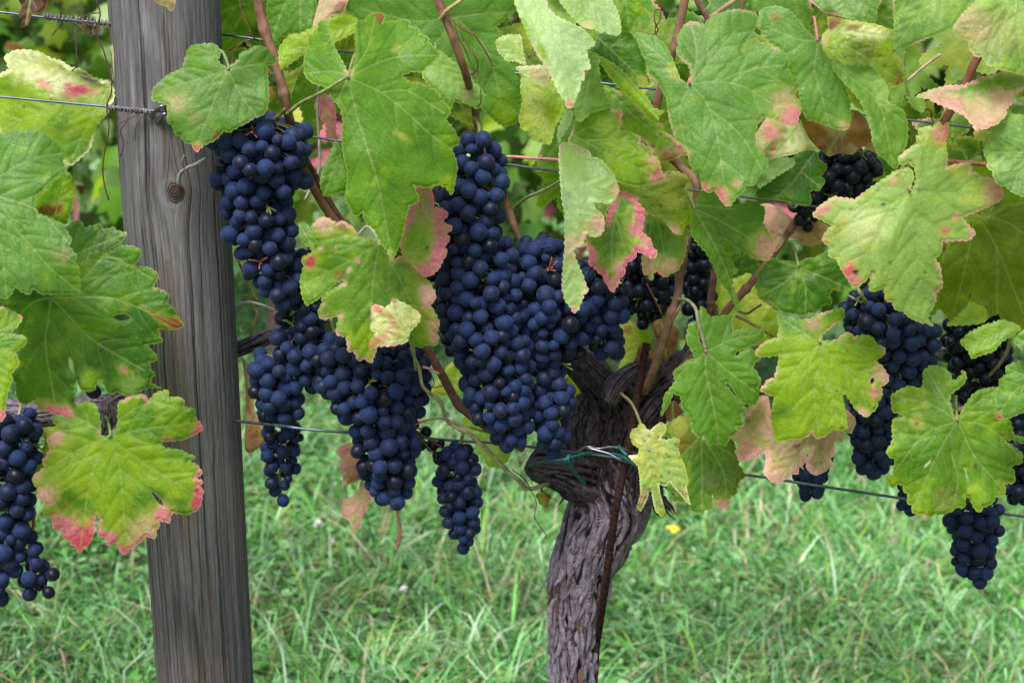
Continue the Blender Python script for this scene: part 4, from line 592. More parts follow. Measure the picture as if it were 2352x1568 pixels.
V, F, C = joinp([clover(60000, .35, 3.8, 4, .004, .010), clover(20000, 3.8, 9, 6, .008, .018, 1.), clover(500, .35, 3.6, 8, .010, .018, hz=(.03, .09))])
o = link('clover', mesh_from('clover', V, F, M_GRASS, cols=C)); tag(o, 'small round clover and weed leaves low among the grass', 'clover', kind='stuff')
# flowers in the grass
def flower(u, v, mat, pn, r, label, cat, h=.13, stemcol=(.15, .3, .08)):
    top = ground_hit(u, v, h); base = top.copy(); base[2] = float(ground_z(top[0], top[1]))
    root = empty('flower', tuple(base)); tag(root, label, cat)
    Vt, Ft = tube(spline([base, base*.5+top*.5+np.array([.006, 0, 0]), top], 10), .0013, 6)
    part('stem', Vt, Ft, M_STEM, root, cols=np.broadcast_to(stemcol, (len(Vt), 3)))
    rng = np.random.default_rng(int(u)); mb = MB()
    for k in range(pn):
        a = 2*math.pi*k/pn+rng.normal(0, .1); el = rng.uniform(.1, .6) if pn < 9 else rng.uniform(0, 1.5)
        d = np.array([math.cos(a)*math.cos(el), math.sin(a)*math.cos(el), math.sin(el)]); s = np.array([-math.sin(a), math.cos(a), 0]); w = r*(.42 if pn < 9 else .18)
        n_ = np.cross(s, d); mb.add((np.array([top, top+d*r*.5-s*w, top+d*r*.9-s*w*.8+n_*r*.12, top+d*r+n_*r*.15, top+d*r*.9+s*w*.8+n_*r*.12, top+d*r*.5+s*w]), [(0, 1, 2, 3), (0, 3, 4, 5)]))
    mb.part('petals', mat, root)
flower(1545, 1216, M_PETAL, 5, .016, 'single small yellow flower in the grass right of the trunk', 'flower')
flower(731, 1205, M_WPETAL, 40, .011, 'white clover head in the grass right of the post, the upper bigger one', 'flower', .1)
flower(762, 1247, M_WPETAL, 30, .008, 'small white clover head just below the bigger one right of the post', 'flower', .08)
flower(928, 1355, M_WPETAL, 30, .009, 'white clover head in the grass below the hanging pink stalk', 'flower', .08)
# broad leaved weeds
def weed(u, v, n, L_, label, seed):
    b = ground_hit(u, v, .03); b[2] = float(ground_z(b[0], b[1])); root = empty('weed', tuple(b)); tag(root, label, 'weed'); rng = np.random.default_rng(seed)
    for k in range(n):
        a = 2*math.pi*k/n+rng.normal(0, .3); el = rng.uniform(.35, 1.1); ln = L_*rng.uniform(.7, 1.2); d = np.array([math.cos(a), math.sin(a), 0]); sd = np.array([-math.sin(a), math.cos(a), 0]); V = []; m = 9
        p = b.copy()
        for i in range(m):
            t = i/(m-1); w = ln*.22*math.sin(math.pi*min(1, t*.93+.05))**.8*(1+.12*math.sin(i*2.3+k)); e = el-1.3*t
            V += [p-sd*w+np.array([0, 0, w*.35]), p.copy(), p+sd*w+np.array([0, 0, w*.35])]; p = p+(d*math.cos(e)+np.array([0, 0, 1])*math.sin(e))*ln/(m-1)
        F = [(3*i+q, 3*i+q+1, 3*i+q+4, 3*i+q+3) for i in range(m-1) for q in (0, 1)]; c = np.array((.035, .17, .03))*rng.uniform(.7, 1.6)
        C = np.broadcast_to(c, (len(V), 3)).copy(); C[1::3] = C[1::3]*1.5; part('leaf', V, F, M_GRASS, root, cols=C)
weed(905, 1290, 9, .10, 'dark broad leaved weed in the grass under the hanging pink stalk', 1)
weed(950, 1372, 8, .085, 'dark broad leaved weed below and right of the one under the pink stalk', 2)
weed(700, 1385, 7, .07, 'small dark weed in the grass close to the right side of the post', 3)
weed(1150, 1350, 9, .10, 'dark weed in the grass just left of the trunk', 4)
weed(1590, 1370, 7, .07, 'small dark weed in the grass right of the trunk, below the yellow flower', 5)
weed(2335, 1400, 8, .12, 'tall green weed at the right edge of the grass', 6)
weed(250, 1450, 7, .07, 'small dark weed in the grass left of the post', 7)
weed(2010, 1330, 7, .06, 'small dark weed in the grass left of the lowest hanging bunch', 8)
# ---------------------------------------------------------------- vine rows behind
def far_vine(x, y, n, seed, label, hi=1.95, lo=.5, size=.062, halfw=.62, group=None):
    rng = np.random.default_rng(seed); zb = float(ground_z(x, y)); root = empty('grapevine', (x, y, zb)); tag(root, label, 'grapevine', group)
    path = spline([(x, y, zb-.02), (x+.02, y, zb+.3), (x-.03, y+.01, zb+.62), (x+.02, y, zb+.95), (x-.25, y, zb+1.15)], 24)
    Vt, Ft = tube(path, np.linspace(.035, .014, 24), 10); part('trunk', Vt, Ft, M_BARK, root, cols=np.broadcast_to((.10, .075, .065), (len(Vt), 3)))
    T = np.array([(math.sin(math.radians(a))*r*.9, math.cos(math.radians(a))*r) for a, r in TEMPL[::2]]+[(-math.sin(math.radians(a))*r*.9, math.cos(math.radians(a))*r) for a, r in TEMPL[::2][::-1][:-1]]); m = len(T)
    c = np.stack([x+rng.uniform(-halfw, halfw, n), y+rng.normal(0, .14, n), zb+lo+(hi-lo)*rng.beta(1.6, 1.2, n)], 1)
    c[:, 2] -= .25*fbm(c[:, 0]*3, c[:, 1]*2, seed, 2)*(c[:, 2] < zb+1.2)
    nrm = rng.normal(0, .55, (n, 3))+np.array([0, -.6, .55]); nrm /= np.linalg.norm(nrm, axis=1)[:, None]
    dn = rng.normal(0, .4, (n, 3))+np.array([0, 0, -1.]); dn -= nrm*(dn*nrm).sum(1)[:, None]; dn /= np.linalg.norm(dn, axis=1)[:, None]; sd_ = np.cross(dn, nrm)
    s = rng.uniform(.55, 1.15, n)*size
    V = c[:, None]+s[:, None, None]*(T[None, :, 0, None]*sd_[:, None]+T[None, :, 1, None]*dn[:, None]-.25*(T[None, :, 0, None]**2)*nrm[:, None])
    V = np.concatenate([c[:, None]+s[:, None, None]*dn[:, None]*.15+nrm[:, None]*.006, V], 1).reshape(-1, 3)
    b = np.arange(n)[:, None]*(m+1); f = np.array([[0, 1+k, 1+(k+1) % m] for k in range(m)]).ravel()[None]; F = (b+f).reshape(-1, 3)
    pal = np.array([G['green'], G['lime'], G['cool'], G['deep'], G['palegreen'], G['olive'], G['pale'], G['pink'], G['rust'], G['yellow']]); pr = np.array([.22, .14, .17, .10, .10, .06, .10, .055, .03, .04])  # the pale share paints leaf sheen into the distant crowns
    C = pal[rng.choice(10, n, p=pr/pr.sum())]*rng.uniform(.4, 1.25, (n, 1)); C = np.repeat(C, m+1, 0)
    part('crown', V, F, M_FAR, root, smooth=True, cols=np.clip(C, 0, .8))
ords = ['first', 'second', 'third', 'fourth', 'fifth', 'sixth']
for k, x in enumerate((-1.75, -.62, .52, 1.65)):
    far_vine(x, 3.0, 2300, 60+k, 'blurred leafy vine in the nearest row behind, %s from the left' % ords[k], lo=.42, group='vines in the nearest row behind')
for k, x in enumerate((-2.6, -1.4, -.2, 1.0, 2.2)):
    far_vine(x, 5.9, 1300, 70+k, 'blurred leafy vine in the second row behind, %s from the left' % ords[k], size=.075, halfw=.68, group='vines in the second row behind')
for k, x in enumerate((-3.6, -2.2, -.8, .6, 2.0, 3.4)):
    far_vine(x, 9.0, 900, 80+k, 'blurred leafy vine in the farthest row behind, %s from the left' % ords[k], size=.10, halfw=.8, hi=2.2, group='vines in the farthest row behind')
# ---------------------------------------------------------------- wooden post
PY = .035; PR = .0545
px0 = float(P(424, 784, PY)[0]); pb = float(ground_z(px0, PY))
post = empty('wooden_post', (px0, PY, pb)); tag(post, 'round weathered grey wooden post with long drying cracks and a dark knot', 'post')
zk = float(P(405, 440, PY-PR)[2]); zs = np.concatenate([np.linspace(pb-.1, .5, 40), np.linspace(.501, 1.40, 1150), np.linspace(1.41, 1.95, 60)])
nt_ = 640; th = np.linspace(0, 2*math.pi, nt_, endpoint=False)-math.pi     # th = 0 faces the camera
TH, ZZ = np.meshgrid(th, zs); S = TH*PR
sk = math.asin(max(-1, min(1, (float(P(405, 440, PY-PR*.9)[0])-px0)/PR)))*PR
dz = ZZ-zk; ds_ = S-sk; wob = .0030*(fbm(ZZ*5, ZZ*0+3, 5, 2)-.5)+.0020*(fbm(ZZ*22, S*60, 6, 2)-.5)
push = .0120*np.exp(-(np.abs(dz)/.026)**1.3)*np.sign(ds_)*np.exp(-np.abs(ds_)/.020)
Sg = S-push+wob
grain = fbm(Sg*900, ZZ*11, 1, 2)*.6+fbm(Sg*330, ZZ*5, 2, 3)*.4
broad = fbm(Sg*90, ZZ*3.5, 3, 3)
C = np.array((.128, .122, .134))[None, None]*(.60+.72*sstep(.25, .75, grain)[..., None])
cath = np.sin(2*math.pi*(ZZ*9+((Sg+.012)/.021)**2*.8+1.3*fbm(S*30, ZZ*4, 71, 2)))*np.exp(-((Sg+.012)/.03)**2)*sstep(.35, .6, fbm(ZZ*4, S*8, 72, 2)); C = C*(1+.26*cath[..., None])*(.74+.52*fbm(S*28+3, ZZ*10, 73, 3)[..., None]); C = C*(1-.55*sstep(.50, .72, broad)[..., None])+np.array((.15, .148, .158))*.55*sstep(.50, .72, broad)[..., None]
wm = sstep(.55, .75, fbm(Sg*60+7, ZZ*5, 9, 3))[..., None]*.5; C = C*(1-wm)+np.array((.13, .098, .074))*(.6+.8*grain[..., None])*wm
rad = PR*(1+.012*(fbm(TH*1.5+5, ZZ*3, 4, 2)-.5))-.00012*(1-sstep(.25, .6, grain))
rad += .0035*np.exp(-((dz/.06)**2+(ds_/.03)**2))
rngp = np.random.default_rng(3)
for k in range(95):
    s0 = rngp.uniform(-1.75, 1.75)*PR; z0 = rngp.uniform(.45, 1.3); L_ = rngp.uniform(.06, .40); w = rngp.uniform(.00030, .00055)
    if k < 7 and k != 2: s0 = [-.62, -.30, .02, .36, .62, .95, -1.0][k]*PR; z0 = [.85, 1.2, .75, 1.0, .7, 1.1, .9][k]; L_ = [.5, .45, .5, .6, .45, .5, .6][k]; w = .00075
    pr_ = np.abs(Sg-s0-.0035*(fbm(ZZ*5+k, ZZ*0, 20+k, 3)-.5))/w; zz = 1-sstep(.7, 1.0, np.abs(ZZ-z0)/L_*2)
    m = np.exp(-pr_**2)*zz; rad -= m*w*1.0; C = C*(1-.85*m[..., None])+np.array((.012, .011, .012))*.85*m[..., None]  # shade inside the cracks is painted into the wood colour
kd = np.hypot(ds_/.0092, dz/.0112)
ring = np.exp(-((kd-1.25)/.22)**2)[..., None]*.18; C = C*(1-ring)+np.array((.30, .29, .28))*ring
X = px0+np.sin(TH)*rad*(1+.09*(ZZ-.92))-.017*(ZZ-.97); Yv = PY-np.cos(TH)*rad*(1+.09*(ZZ-.92))
V = np.stack([X, Yv, ZZ], -1).reshape(-1, 3); nz_ = len(zs)
i = np.arange(nz_-1)[:, None]*nt_; j = np.arange(nt_)[None]; F = np.stack([i+j, i+(j+1) % nt_, i+nt_+(j+1) % nt_, i+nt_+j], -1).reshape(-1, 4)
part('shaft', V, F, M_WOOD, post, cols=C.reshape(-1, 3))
capV = np.vstack([V[-nt_:], [[px0, PY, 1.953]]]); part('top', capV, [(q, (q+1) % nt_, nt_) for q in range(nt_)], M_WOOD, post, cols=np.broadcast_to((.16, .155, .16), (nt_+1, 3)))
# knot
thk = sk/PR; kc = np.array([px0+math.sin(thk)*(PR+.0035), PY-math.cos(thk)*(PR+.0035), zk]); kn = np.array([math.sin(thk), -math.cos(thk), 0]); ks = np.array([math.cos(thk), math.sin(thk), 0])
KV = []; KC = []; nr, na = 14, 48
for r_ in range(nr):
    for a_ in range(na):
        t = r_/(nr-1); an = 2*math.pi*a_/na; rr = t*(1+.05*math.sin(3*an+1)+.04*math.sin(7*an))
        q = kc+ks*math.cos(an)*rr*.0088+np.array([0, 0, 1])*math.sin(an)*rr*.0108+kn*(.0006+.0012*(1-t)-.004*(t > .96)+.0006*math.sin(t*22))
        KV.append(q); KC.append(np.array((.075, .048, .036))*(.45+.25*(math.sin(t*24+an*.5)*.5+.5)+.5*random.random()))
KF = [(r_*na+a_, r_*na+(a_+1) % na, (r_+1)*na+(a_+1) % na, (r_+1)*na+a_) for r_ in range(nr-1) for a_ in range(na)]
part('knot', KV, KF, M_WOOD, post, cols=np.array(KC))
st = MB()
for (a, b, c) in (((346, 268), (372, 244), (392, 262)), ((362, 282), (378, 262), (394, 280))):
    st.add(tube(spline([P(*a, -.022), P(*b, -.034), P(*c, -.022)], 16), .0022, 8))
st.part('staple', M_SILVER, post)
# grey twig on the knot
tw = MB()
tw.add(tube(spline([P(410, 424, -.027), P(412, 404, -.031), P(425, 388, -.04), P(448, 378, -.045), P(472, 364, -.05)], 24), np.linspace(.0022, .0016, 24), 8), (.25, .24, .27))
tw.add(tube(spline([P(425, 388, -.04), P(418, 372, -.045), P(424, 356, -.045)], 12), .0011, 6), (.2, .18, .2))
o = tw.part('dry_twig', M_CANE, None); tag(o, 'grey dry twig sticking out beside the post knot', 'twig')
# ---------------------------------------------------------------- wires
def wire(pts_, r, label, name='trellis_wire', mat=None):
    p = np.array([P(*q) for q in pts_]); V, F = tube(spline(p, 60), r, 10); o = part(name, V, F, mat or M_WIRE, None); tag(o, label, 'wire'); return o
def smooth_wire(a, b, wob, label, r=.00125):
    (u0, v0, y0), (u1, v1, y1) = a, b; L_ = []
    for t in np.linspace(0, 1, 14): L_.append((u0+(u1-u0)*t, v0+(v1-v0)*t+wob*math.sin(t*math.pi), y0+(y1-y0)*t))
    return wire(L_, r, label)
wire([(-200, 4, .01), (0, 28, .01), (100, 40, .01), (250, 55, .01), (320, 62, .03), (420, 72, .095), (510, 80, .07), (590, 90, .06), (1000, 147, .06), (1486, 203, .02), (1700, 229, .05), (2181, 287, .02), (2500, 322, .02)], .00125, 'top trellis wire, passing behind the post')
smooth_wire((-200, 204, -.028), (376, 257, -.028), 0, 'second trellis wire, left of the post, ending under the staple')
wire([(376, 257, -.028), (420, 270, -.033), (600, 296, -.02), (760, 321, -.015), (1140, 374, -.012), (1290, 395, -.012), (1570, 434, -.015), (1820, 467, -.02), (2000, 494, -.02), (2240, 526, -.035), (2352, 541, -.02), (2500, 561, -.02)], .00125, 'second trellis wire, right of the post, with a small tied knot')
wire([(380, 950, .11), (565, 969, .0), (650, 978, -.056), (700, 985, -.065), (800, 993, -.058), (945, 1003, .0), (1050, 1012, .0), (1130, 1017, .0), (1300, 1035, .005), (1480, 1060, .0), (1715, 1090, -.01), (1860, 1112, -.035), (2065, 1143, -.03), (2300, 1178, -.03), (2500, 1208, -.03)], .0015, 'lowest trellis wire, crossing in front of the grapes')
# ferrule on the second wire at (1820,467)
mb = MB()
for k in range(4):
    a = np.linspace(0, 2*math.pi, 24); c = P(1818+k*1.5, 467, -.024); mb.add(tube(np.stack([c[0]+.0035*np.cos(a), c[1]+.002*np.sin(a*1)-.001*k, c[2]+.0038*np.sin(a)], 1), .0010, 6, cap=False))
mb.add(tube([P(1812, 468, -.026), P(1830, 474, -.027)], .0012, 6))
tag(mb.part('wire_knot', M_SILVER, None), 'small twisted metal knot on the second wire, upper right', 'wire knot')
# dead tendrils wound round the wires
def coil(name, u0, v0, u1, v1, Y, turns, r, label, seed, extra=()):
    rng = np.random.default_rng(seed); mb = MB(); a = P(u0, v0, Y); b = P(u1, v1, Y); n = int(turns*14)
    for s in range(2):
        t = np.linspace(0, 1, n); ph = np.cumsum(rng.uniform(.7, 1.3, n))*2*math.pi*turns/n+s*2; rr = r*(.8+.5*vnoise(t*turns*.7, t*0, seed+s))
        pth = a+(b-a)*t[:, None]; pth = pth+np.stack([.0006*np.sin(ph*.37), np.cos(ph)*rr, np.sin(ph)*rr], 1)
        mb.add(tube(pth, .0008*(.8+.5*vnoise(t*30, t*0+s, seed)), 6), (.20, .17, .20) if s else (.13, .10, .12))
    for e in extra: mb.add(tube(spline([P(*q) for q in e], 30), .0007, 6), (.10, .055, .05))
    o = mb.part(name, M_CANE, None); tag(o, label, 'dead tendril'); return o
coil('dead_tendril', 100, 37, 252, 54, .01, 17, .0025, 'dead tendril wound round the top wire left of the post', 1, extra=[[(140, 50, -.0), (132, 66, -.005), (120, 82, -.004)], [(170, 52, 0), (190, 66, -.006), (205, 84, -.005), (218, 76, 0), (212, 60, .0), (180, 50, 0)], [(180, 46, 0), (205, 33, -.005), (228, 30, -.005)], [(225, 50, 0), (230, 70, -.004), (216, 80, -.004), (213, 66, 0)], [(175, 62, 0), (174, 90, -.004), (177, 140, -.006), (176, 152, -.005), (165, 164, -.004)]])
coil('dead_tendril', 246, 246, 350, 258, -.028, 14, .0022, 'dead tendril wound round the second wire on the post', 2, extra=[[(320, 262, -.03), (290, 276, -.032), (268, 286, -.03)], [(330, 264, -.03), (312, 290, -.033), (310, 325, -.033)], [(285, 262, -.03), (290, 280, -.034), (276, 300, -.034), (284, 330, -.032), (276, 360, -.03)]])
mb = MB(); mb.add(tube(spline([P(*q, -.03) for q in [(219, -20), (222, 5), (230, 30), (225, 62), (221, 78), (237, 115), (246, 145), (255, 175), (256, 212), (246, 240), (247, 268), (250, 300), (240, 350), (236, 390), (241, 430), (250, 459), (246, 452)]], 90), .0008, 6), (.09, .035, .03))
tag(mb.part('dead_tendril', M_CANE, None), 'long dark hanging tendril left of the post', 'dead tendril')
# ---------------------------------------------------------------- canes, tendrils
def cane(root, pts_, r0, r1=None, col=(.19, .095, .065), name='cane', label=None, nodes=(), n=None, knob=1.35):
    if pts_[0][1] == -60: (u0, v0, y0), (u1, v1, y1) = pts_[0], pts_[1]; pts_ = [(u0+(u0-u1)*4, -300, y0)]+list(pts_); nodes = tuple(.06+q*.94 for q in nodes)
    p = np.array([P(*q) for q in pts_]); n = n or 14*len(p); path = spline(p, n); t = np.linspace(0, 1, n)
    r = (r0+(r1 or r0)*1-0*r0 if False else r0+((r1 if r1 else r0)-r0)*t)*PX
    for q in nodes: r = r*(1+(knob-1)*np.exp(-((t-q)/.012)**2))
    V, F = tube(path, r, 14)
    k = np.arange(len(V)); a = (k % 14); C = np.array(col)[None]*(.75+.5*vnoise(a*1.3, (k//14)*.12, 5))[:, None]*(.85+.3*vnoise((k//14)*.35, a*0, 8))[:, None]
    o = part(name, V, F, M_CANE, root, cols=C)
    if label: o['label'] = label
    return o
BR = (.20, .10, .068); GR = (.22, .25, .09); TN = (.33, .30, .17); PKc = (.48, .22, .17)
cane(MID, [(585, -60, -.04), (592, 0, -.04), (605, 60, -.04), (630, 135, -.045), (648, 200, -.05), (660, 255, -.05), (680, 330, -.02), (705, 400, 0), (740, 465, .01), (790, 540, .01), (860, 650, 0), (930, 740, .0), (975, 795, .01), (1012, 855, .01), (1052, 925, .015), (1110, 975, .01), (1200, 1030, .03)], 10.5, 10, nodes=(.13, .27, .88), label='long reddish brown cane slanting down behind the leaves to the trunk')
cane(MID, [(672, 300, -.03), (700, 362, -.01), (730, 415, .01), (760, 468, .015), (800, 530, .02), (860, 620, .03)], 7.5, 7, col=(.12, .055, .045))
cane(MID, [(993, -60, -.05), (1006, 0, -.05), (1022, 40, -.05), (1045, 100, -.05), (1068, 165, -.04), (1088, 240, 0), (1102, 310, .01), (1140, 410, .01), (1165, 470, .02), (1190, 540, .01), (1212, 580, .01), (1260, 680, .05), (1330, 830, .05)], 9, 8, nodes=(.17, .62), label='brown cane dropping between the two hanging bunches in the middle')
cane(MID, [(1585, -60, -.01), (1573, 0, -.01), (1560, 65, -.01), (1543, 125, -.01), (1525, 180, 0), (1512, 225, 0), (1502, 268, 0), (1500, 320, .0), (1560, 380, .02), (1601, 430, 0), (1580, 540, .0), (1563, 617, -.03), (1556, 680, -.04), (1540, 728, -.04), (1524, 784, -.035), (1496, 862, -.02), (1480, 900, .0)], 9.5, 9.5, nodes=(.68, .8))
cane(MID, [(1590, -60, .03), (1601, 0, .03), (1616, 25, .03), (1629, 52, .03), (1660, 110, .03)], 7, 7)
cane(RIGHT, [(1800, -60, .04), (1720, -20, .04), (1630, 42, .04), (1600, 70, .05)], 6, 5, col=(.35, .22, .14))
cane(RIGHT, [(1700, -60, .04), (1704, 20, .04), (1700, 80, .04)], 6, 5)
cane(MID, [(1880, 430, .03), (1826, 512, -.0), (1800, 548, -.0), (1779, 579, .0), (1750, 620, -.01), (1712, 665, -.01), (1666, 717, 0), (1640, 770, .02), (1560, 850, .03)], 8.5, 9, col=(.22, .11, .085), nodes=(.62,), label='brown cane slanting down from the wire to the trunk head')
cane(MID, [(1655, 560, .04), (1641, 629, .03), (1633, 680, .03), (1630, 720, .03), (1600, 800, .04)], 8.5, 9, col=(.12, .055, .05), nodes=(.6,))
cane(RIGHT, [(2330, 0, .02), (2246, 132, .02), (2221, 187, .02), (2176, 268, .02), (2120, 350, .03), (2050, 480, .05), (2000, 620, .06)], 10, 9, col=(.16, .06, .035))
cane(RIGHT, [(2150, 368, .01), (2180, 371, .0), (2225, 375, .0), (2300, 380, 0), (2400, 385, .02)], 6, 5, col=(.28, .11, .06))
cane(MID, [(943, 784, -.09), (950, 815, -.08), (963, 846, -.07), (970, 884, -.06), (990, 905, -.05), (1010, 921, -.045), (1020, 945, -.04), (1030, 969, -.03), (1085, 1001, -.03), (1120, 1035, -.03), (1163, 1079, -.02), (1190, 1102, -.01), (1215, 1122, .01), (1260, 1110, .03)], 3.4, 5.5, col=TN, nodes=(.4, .58, .68), knob=1.35, label='thin pale cane curving to the left knob of the trunk')
cane(MID, [(1035, 967, -.03), (1020, 961, -.03), (988, 963, -.035), (960, 972, -.03), (943, 980, -.03)], 2.6, 2.2, col=PKc)
cane(MID, [(1035, 969, -.03), (1070, 978, -.03), (1113, 991, -.02), (1140, 1000, 0)], 3, 2.4, col=(.35, .28, .12))
cane(MID, [(970, 842, -.06), (985, 846, -.06), (1000, 854, -.06), (1009, 858, -.06)], 3, 3, col=(.5, .28, .2))
cane(MID, [(660, 262, -.07), (690, 238, -.09), (720, 222, -.12), (752, 205, -.145), (795, 178, -.155)], 4.6, 3.6, col=GR, name='petiole')
cane(MID, [(1110, 362, -.01), (1133, 361, -.03), (1176, 360, -.05), (1230, 364, -.08), (1286, 367, -.15)], 3.4, 3.2, col=(.50, .20, .18), name='petiole')
cane(MID, [(1184, 476, .0), (1204, 458, -.02), (1226, 447, -.05), (1256, 433, -.08), (1290, 414, -.14)], 3.6, 3, col=GR, name='petiole')
cane(MID, [(1558, 688, -.045), (1580, 690, -.07), (1598, 710, -.09), (1604, 740, -.10), (1620, 800, -.105)], 4, 4, col=(.17, .18, .11), name='petiole')
cane(MID, [(1568, 690, -.045), (1556, 715, -.05), (1545, 735, -.045)], 2.8, 2.8, col=(.2, .14, .08))
cane(MID, [(1690, 712, -.03), (1715, 720, -.04), (1735, 708, -.05), (1748, 700, -.06)], 3, 2.6, col=(.18, .1, .07))
cane(MID, [(1690, 725, -.02), (1720, 740, -.03), (1755, 760, -.04), (1790, 780, -.03)], 3.4, 3, col=(.25, .15, .10))
cane(RIGHT, [(2012, 785, -.05), (2006, 745, -.055), (1995, 705, -.06), (1975, 672, -.07), (1960, 640, -.06)], 5, 4, col=(.20, .22, .09), name='petiole')
cane(RIGHT, [(2078, 120, .0), (2076, 160, .0), (2086, 220, .0)], 3.6, 3.6, col=GR, name='petiole')
cane(RIGHT, [(2160, 125, .02), (2120, 155, .02), (2080, 190, .02)], 3.4, 3.2, col=(.4, .3, .24), name='petiole')
cane(MID, [(1010, 45, -.055), (1030, 22, -.06), (1060, 0, -.06), (1085, -25, -.05)], 4.6, 4, col=(.30, .25, .09), name='petiole')
cane(RIGHT, [(2320, 750, -.03), (2318, 790, -.03), (2300, 830, -.02), (2265, 870, 0)], 4.5, 4, col=(.2, .16, .09))
cane(RIGHT, [(2186, 944, -.05), (2210, 938, -.05), (2225, 930, -.03), (2280, 920, 0)], 6, 5, col=(.30, .17, .13))
cane(MID, [(911, 1150, .02), (913, 1180, .02), (919, 1215, .02), (915, 1245, .02), (910, 1260, .02)], 3.4, 4.6, col=(.52, .21, .17), name='broken_stalk', label='pink bare stalk hanging under the slanting bunch')
cane(LEFT, [(548, 600, .09), (565, 640, .09), (590, 690, .09)], 3, 2.6, col=(.4, .24, .08))
cane(LEFT, [(545, 702, .08), (570, 694, .08), (600, 700, .08), (628, 712, .09)], 4, 3, col=(.45, .40, .38))
cane(LEFT, [(575, 700, .08), (590, 718, .08), (585, 740, .08), (575, 770, .08)], 3.4, 3, col=(.35, .22, .08))
def tendril(root, pts_, r, col=(.09, .035, .025)):
    for q in pts_:
        mb = MB(); mb.add(tube(spline([P(*k) for k in q], 12*len(q)), r*PX, 6), col); mb.part('tendril', M_CANE, root)
cane(MID, [(731, 190, .08), (729, 260, .08), (733, 330, .08), (731, 395, .08), (700, 460, .07)], 3.2, 3, col=(.36, .28, .25))
tendril(MID, [[(1035, 40, -.07), (1055, 62, -.075), (1088, 80, -.08), (1100, 95, -.08), (1113, 115, -.08), (1126, 138, -.08), (1131, 150, -.08), (1138, 152, -.08)]], 2.2, (.10, .05, .03))
tendril(MID, [[(1045, 62, -.08), (1055, 90, -.08), (1066, 110, -.08), (1075, 130, -.08), (1088, 160, -.08), (1092, 172, -.08)], [(1052, 70, -.075), (1075, 105, -.08), (1092, 130, -.085), (1098, 150, -.08), (1092, 165, -.075), (1078, 173, -.07), (1070, 168, -.07)], [(1085, 170, -.08), (1095, 162, -.08), (1098, 172, -.08), (1088, 180, -.08), (1086, 168, -.08)]], 1.3)
tendril(MID, [[(1080, 240, -.01), (1103, 240, -.03), (1105, 200, -.05), (1115, 215, -.05)]], 1.1)
tendril(MID, [[(1516, 0, -.03), (1520, 20, -.03), (1505, 25, -.03), (1504, 50, -.035), (1511, 70, -.03), (1500, 80, -.03)], [(1518, 10, -.03), (1516, 45, -.035), (1505, 65, -.03), (1508, 82, -.03)]], 1.4)
tendril(MID, [[(594, 95, -.04), (578, 82, -.05), (570, 60, -.05), (556, 30, -.05), (548, -10, -.05)], [(575, 92, -.02), (560, 96, -.02), (548, 105, -.02), (536, 116, -.02), (528, 124, -.02)]], 1.5, (.14, .05, .03))
tendril(MID, [[(1176, 1078, -.03), (1205, 1100, -.03), (1222, 1130, -.03), (1232, 1155, -.03), (1228, 1185, -.03), (1240, 1208, -.03), (1253, 1225, -.03), (1252, 1236, -.03)]], 1.2)
tendril(MID, [[(965, 822, -.06), (978, 838, -.06), (990, 860, -.06), (998, 880, -.06), (992, 890, -.06), (1020, 885, -.05)]], 1.1)
tendril(RIGHT, [[(2100, 222, -.05), (2118, 210, -.05), (2140, 212, -.05)], [(2125, 250, -.03), (2138, 256, -.03), (2140, 272, -.03), (2145, 280, -.03)]], 1.6, (.05, .03, .025))
tendril(MID, [[(1485, 650, -.05), (1500, 680, -.05), (1520, 720, -.045)]], 2, (.2, .06, .03))
# ---------------------------------------------------------------- the trunk
def ridged(x, y, s): return 1-np.abs(2*fbm(x, y, s, 3)-1)
def bark_tube(pts_, rads, seed, n=220, k=150, amp=.12, twist=.6, dark=0., fl=.8, absz=False):
    p = np.array([q if absz else P(*q) for q in pts_]); path = spline(p, n); r = spline(np.array([[q, 0, 0] for q in rads]), n)[:, 0]*PX
    Ln = np.linalg.norm(np.diff(p, axis=0), axis=1).sum()
    a = np.linspace(0, 2*math.pi, k, endpoint=False); t = np.linspace(0, 1, n); AA, TT = np.meshgrid(a, t)
    def fld(A, off): 
        ca, sa = np.cos(A), np.sin(A); z = TT*Ln
        A2 = A+twist*z*6+.12*(vnoise(z*14, A*0+off, seed)-.5)
        # flat plates split by narrow lengthwise cracks
        u = A2/(2*math.pi); w1 = .13*(vnoise(u*9 % 9, z*30, seed+1)-.5)
        n1 = vnoise((u*42+w1*3) % 42, z*8+off, seed); n2 = vnoise((u*88+w1*5) % 88, z*17+off, seed+3); n3 = vnoise((u*150) % 150, z*30, seed+5)
        c1 = 1-np.exp(-((n1-.5)/.075)**2); c2 = 1-.5*np.exp(-((n2-.5)/.09)**2)
        return np.clip(c1*c2*(.55+.45*n1)*(.78+.30*n3), 0, 1)
    f = fld(AA, 0.); lump = fbm(AA*1.2+np.sin(AA)*.6, TT*Ln*18, seed+7, 2)
    disp = (1+amp*(f-.5)*1.3+.22*(lump-.5)*fl)
    T = np.gradient(path, axis=0); T /= np.linalg.norm(T, axis=1)[:, None]
    V, F = tube(path, r, k, disp=lambda i, aa: disp)
    g1 = sstep(.12, .52, f)[..., None]; tone = fbm(AA*2.2, TT*Ln*30, seed+9, 3)[..., None]
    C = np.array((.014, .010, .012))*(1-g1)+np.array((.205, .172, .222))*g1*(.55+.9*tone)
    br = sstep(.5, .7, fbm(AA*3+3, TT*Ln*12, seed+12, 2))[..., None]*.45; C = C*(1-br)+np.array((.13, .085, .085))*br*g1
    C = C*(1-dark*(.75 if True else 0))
    C = np.vstack([C.reshape(-1, 3), C.reshape(-1, 3)[:2]])
    return (V, F), C
tk = MB()
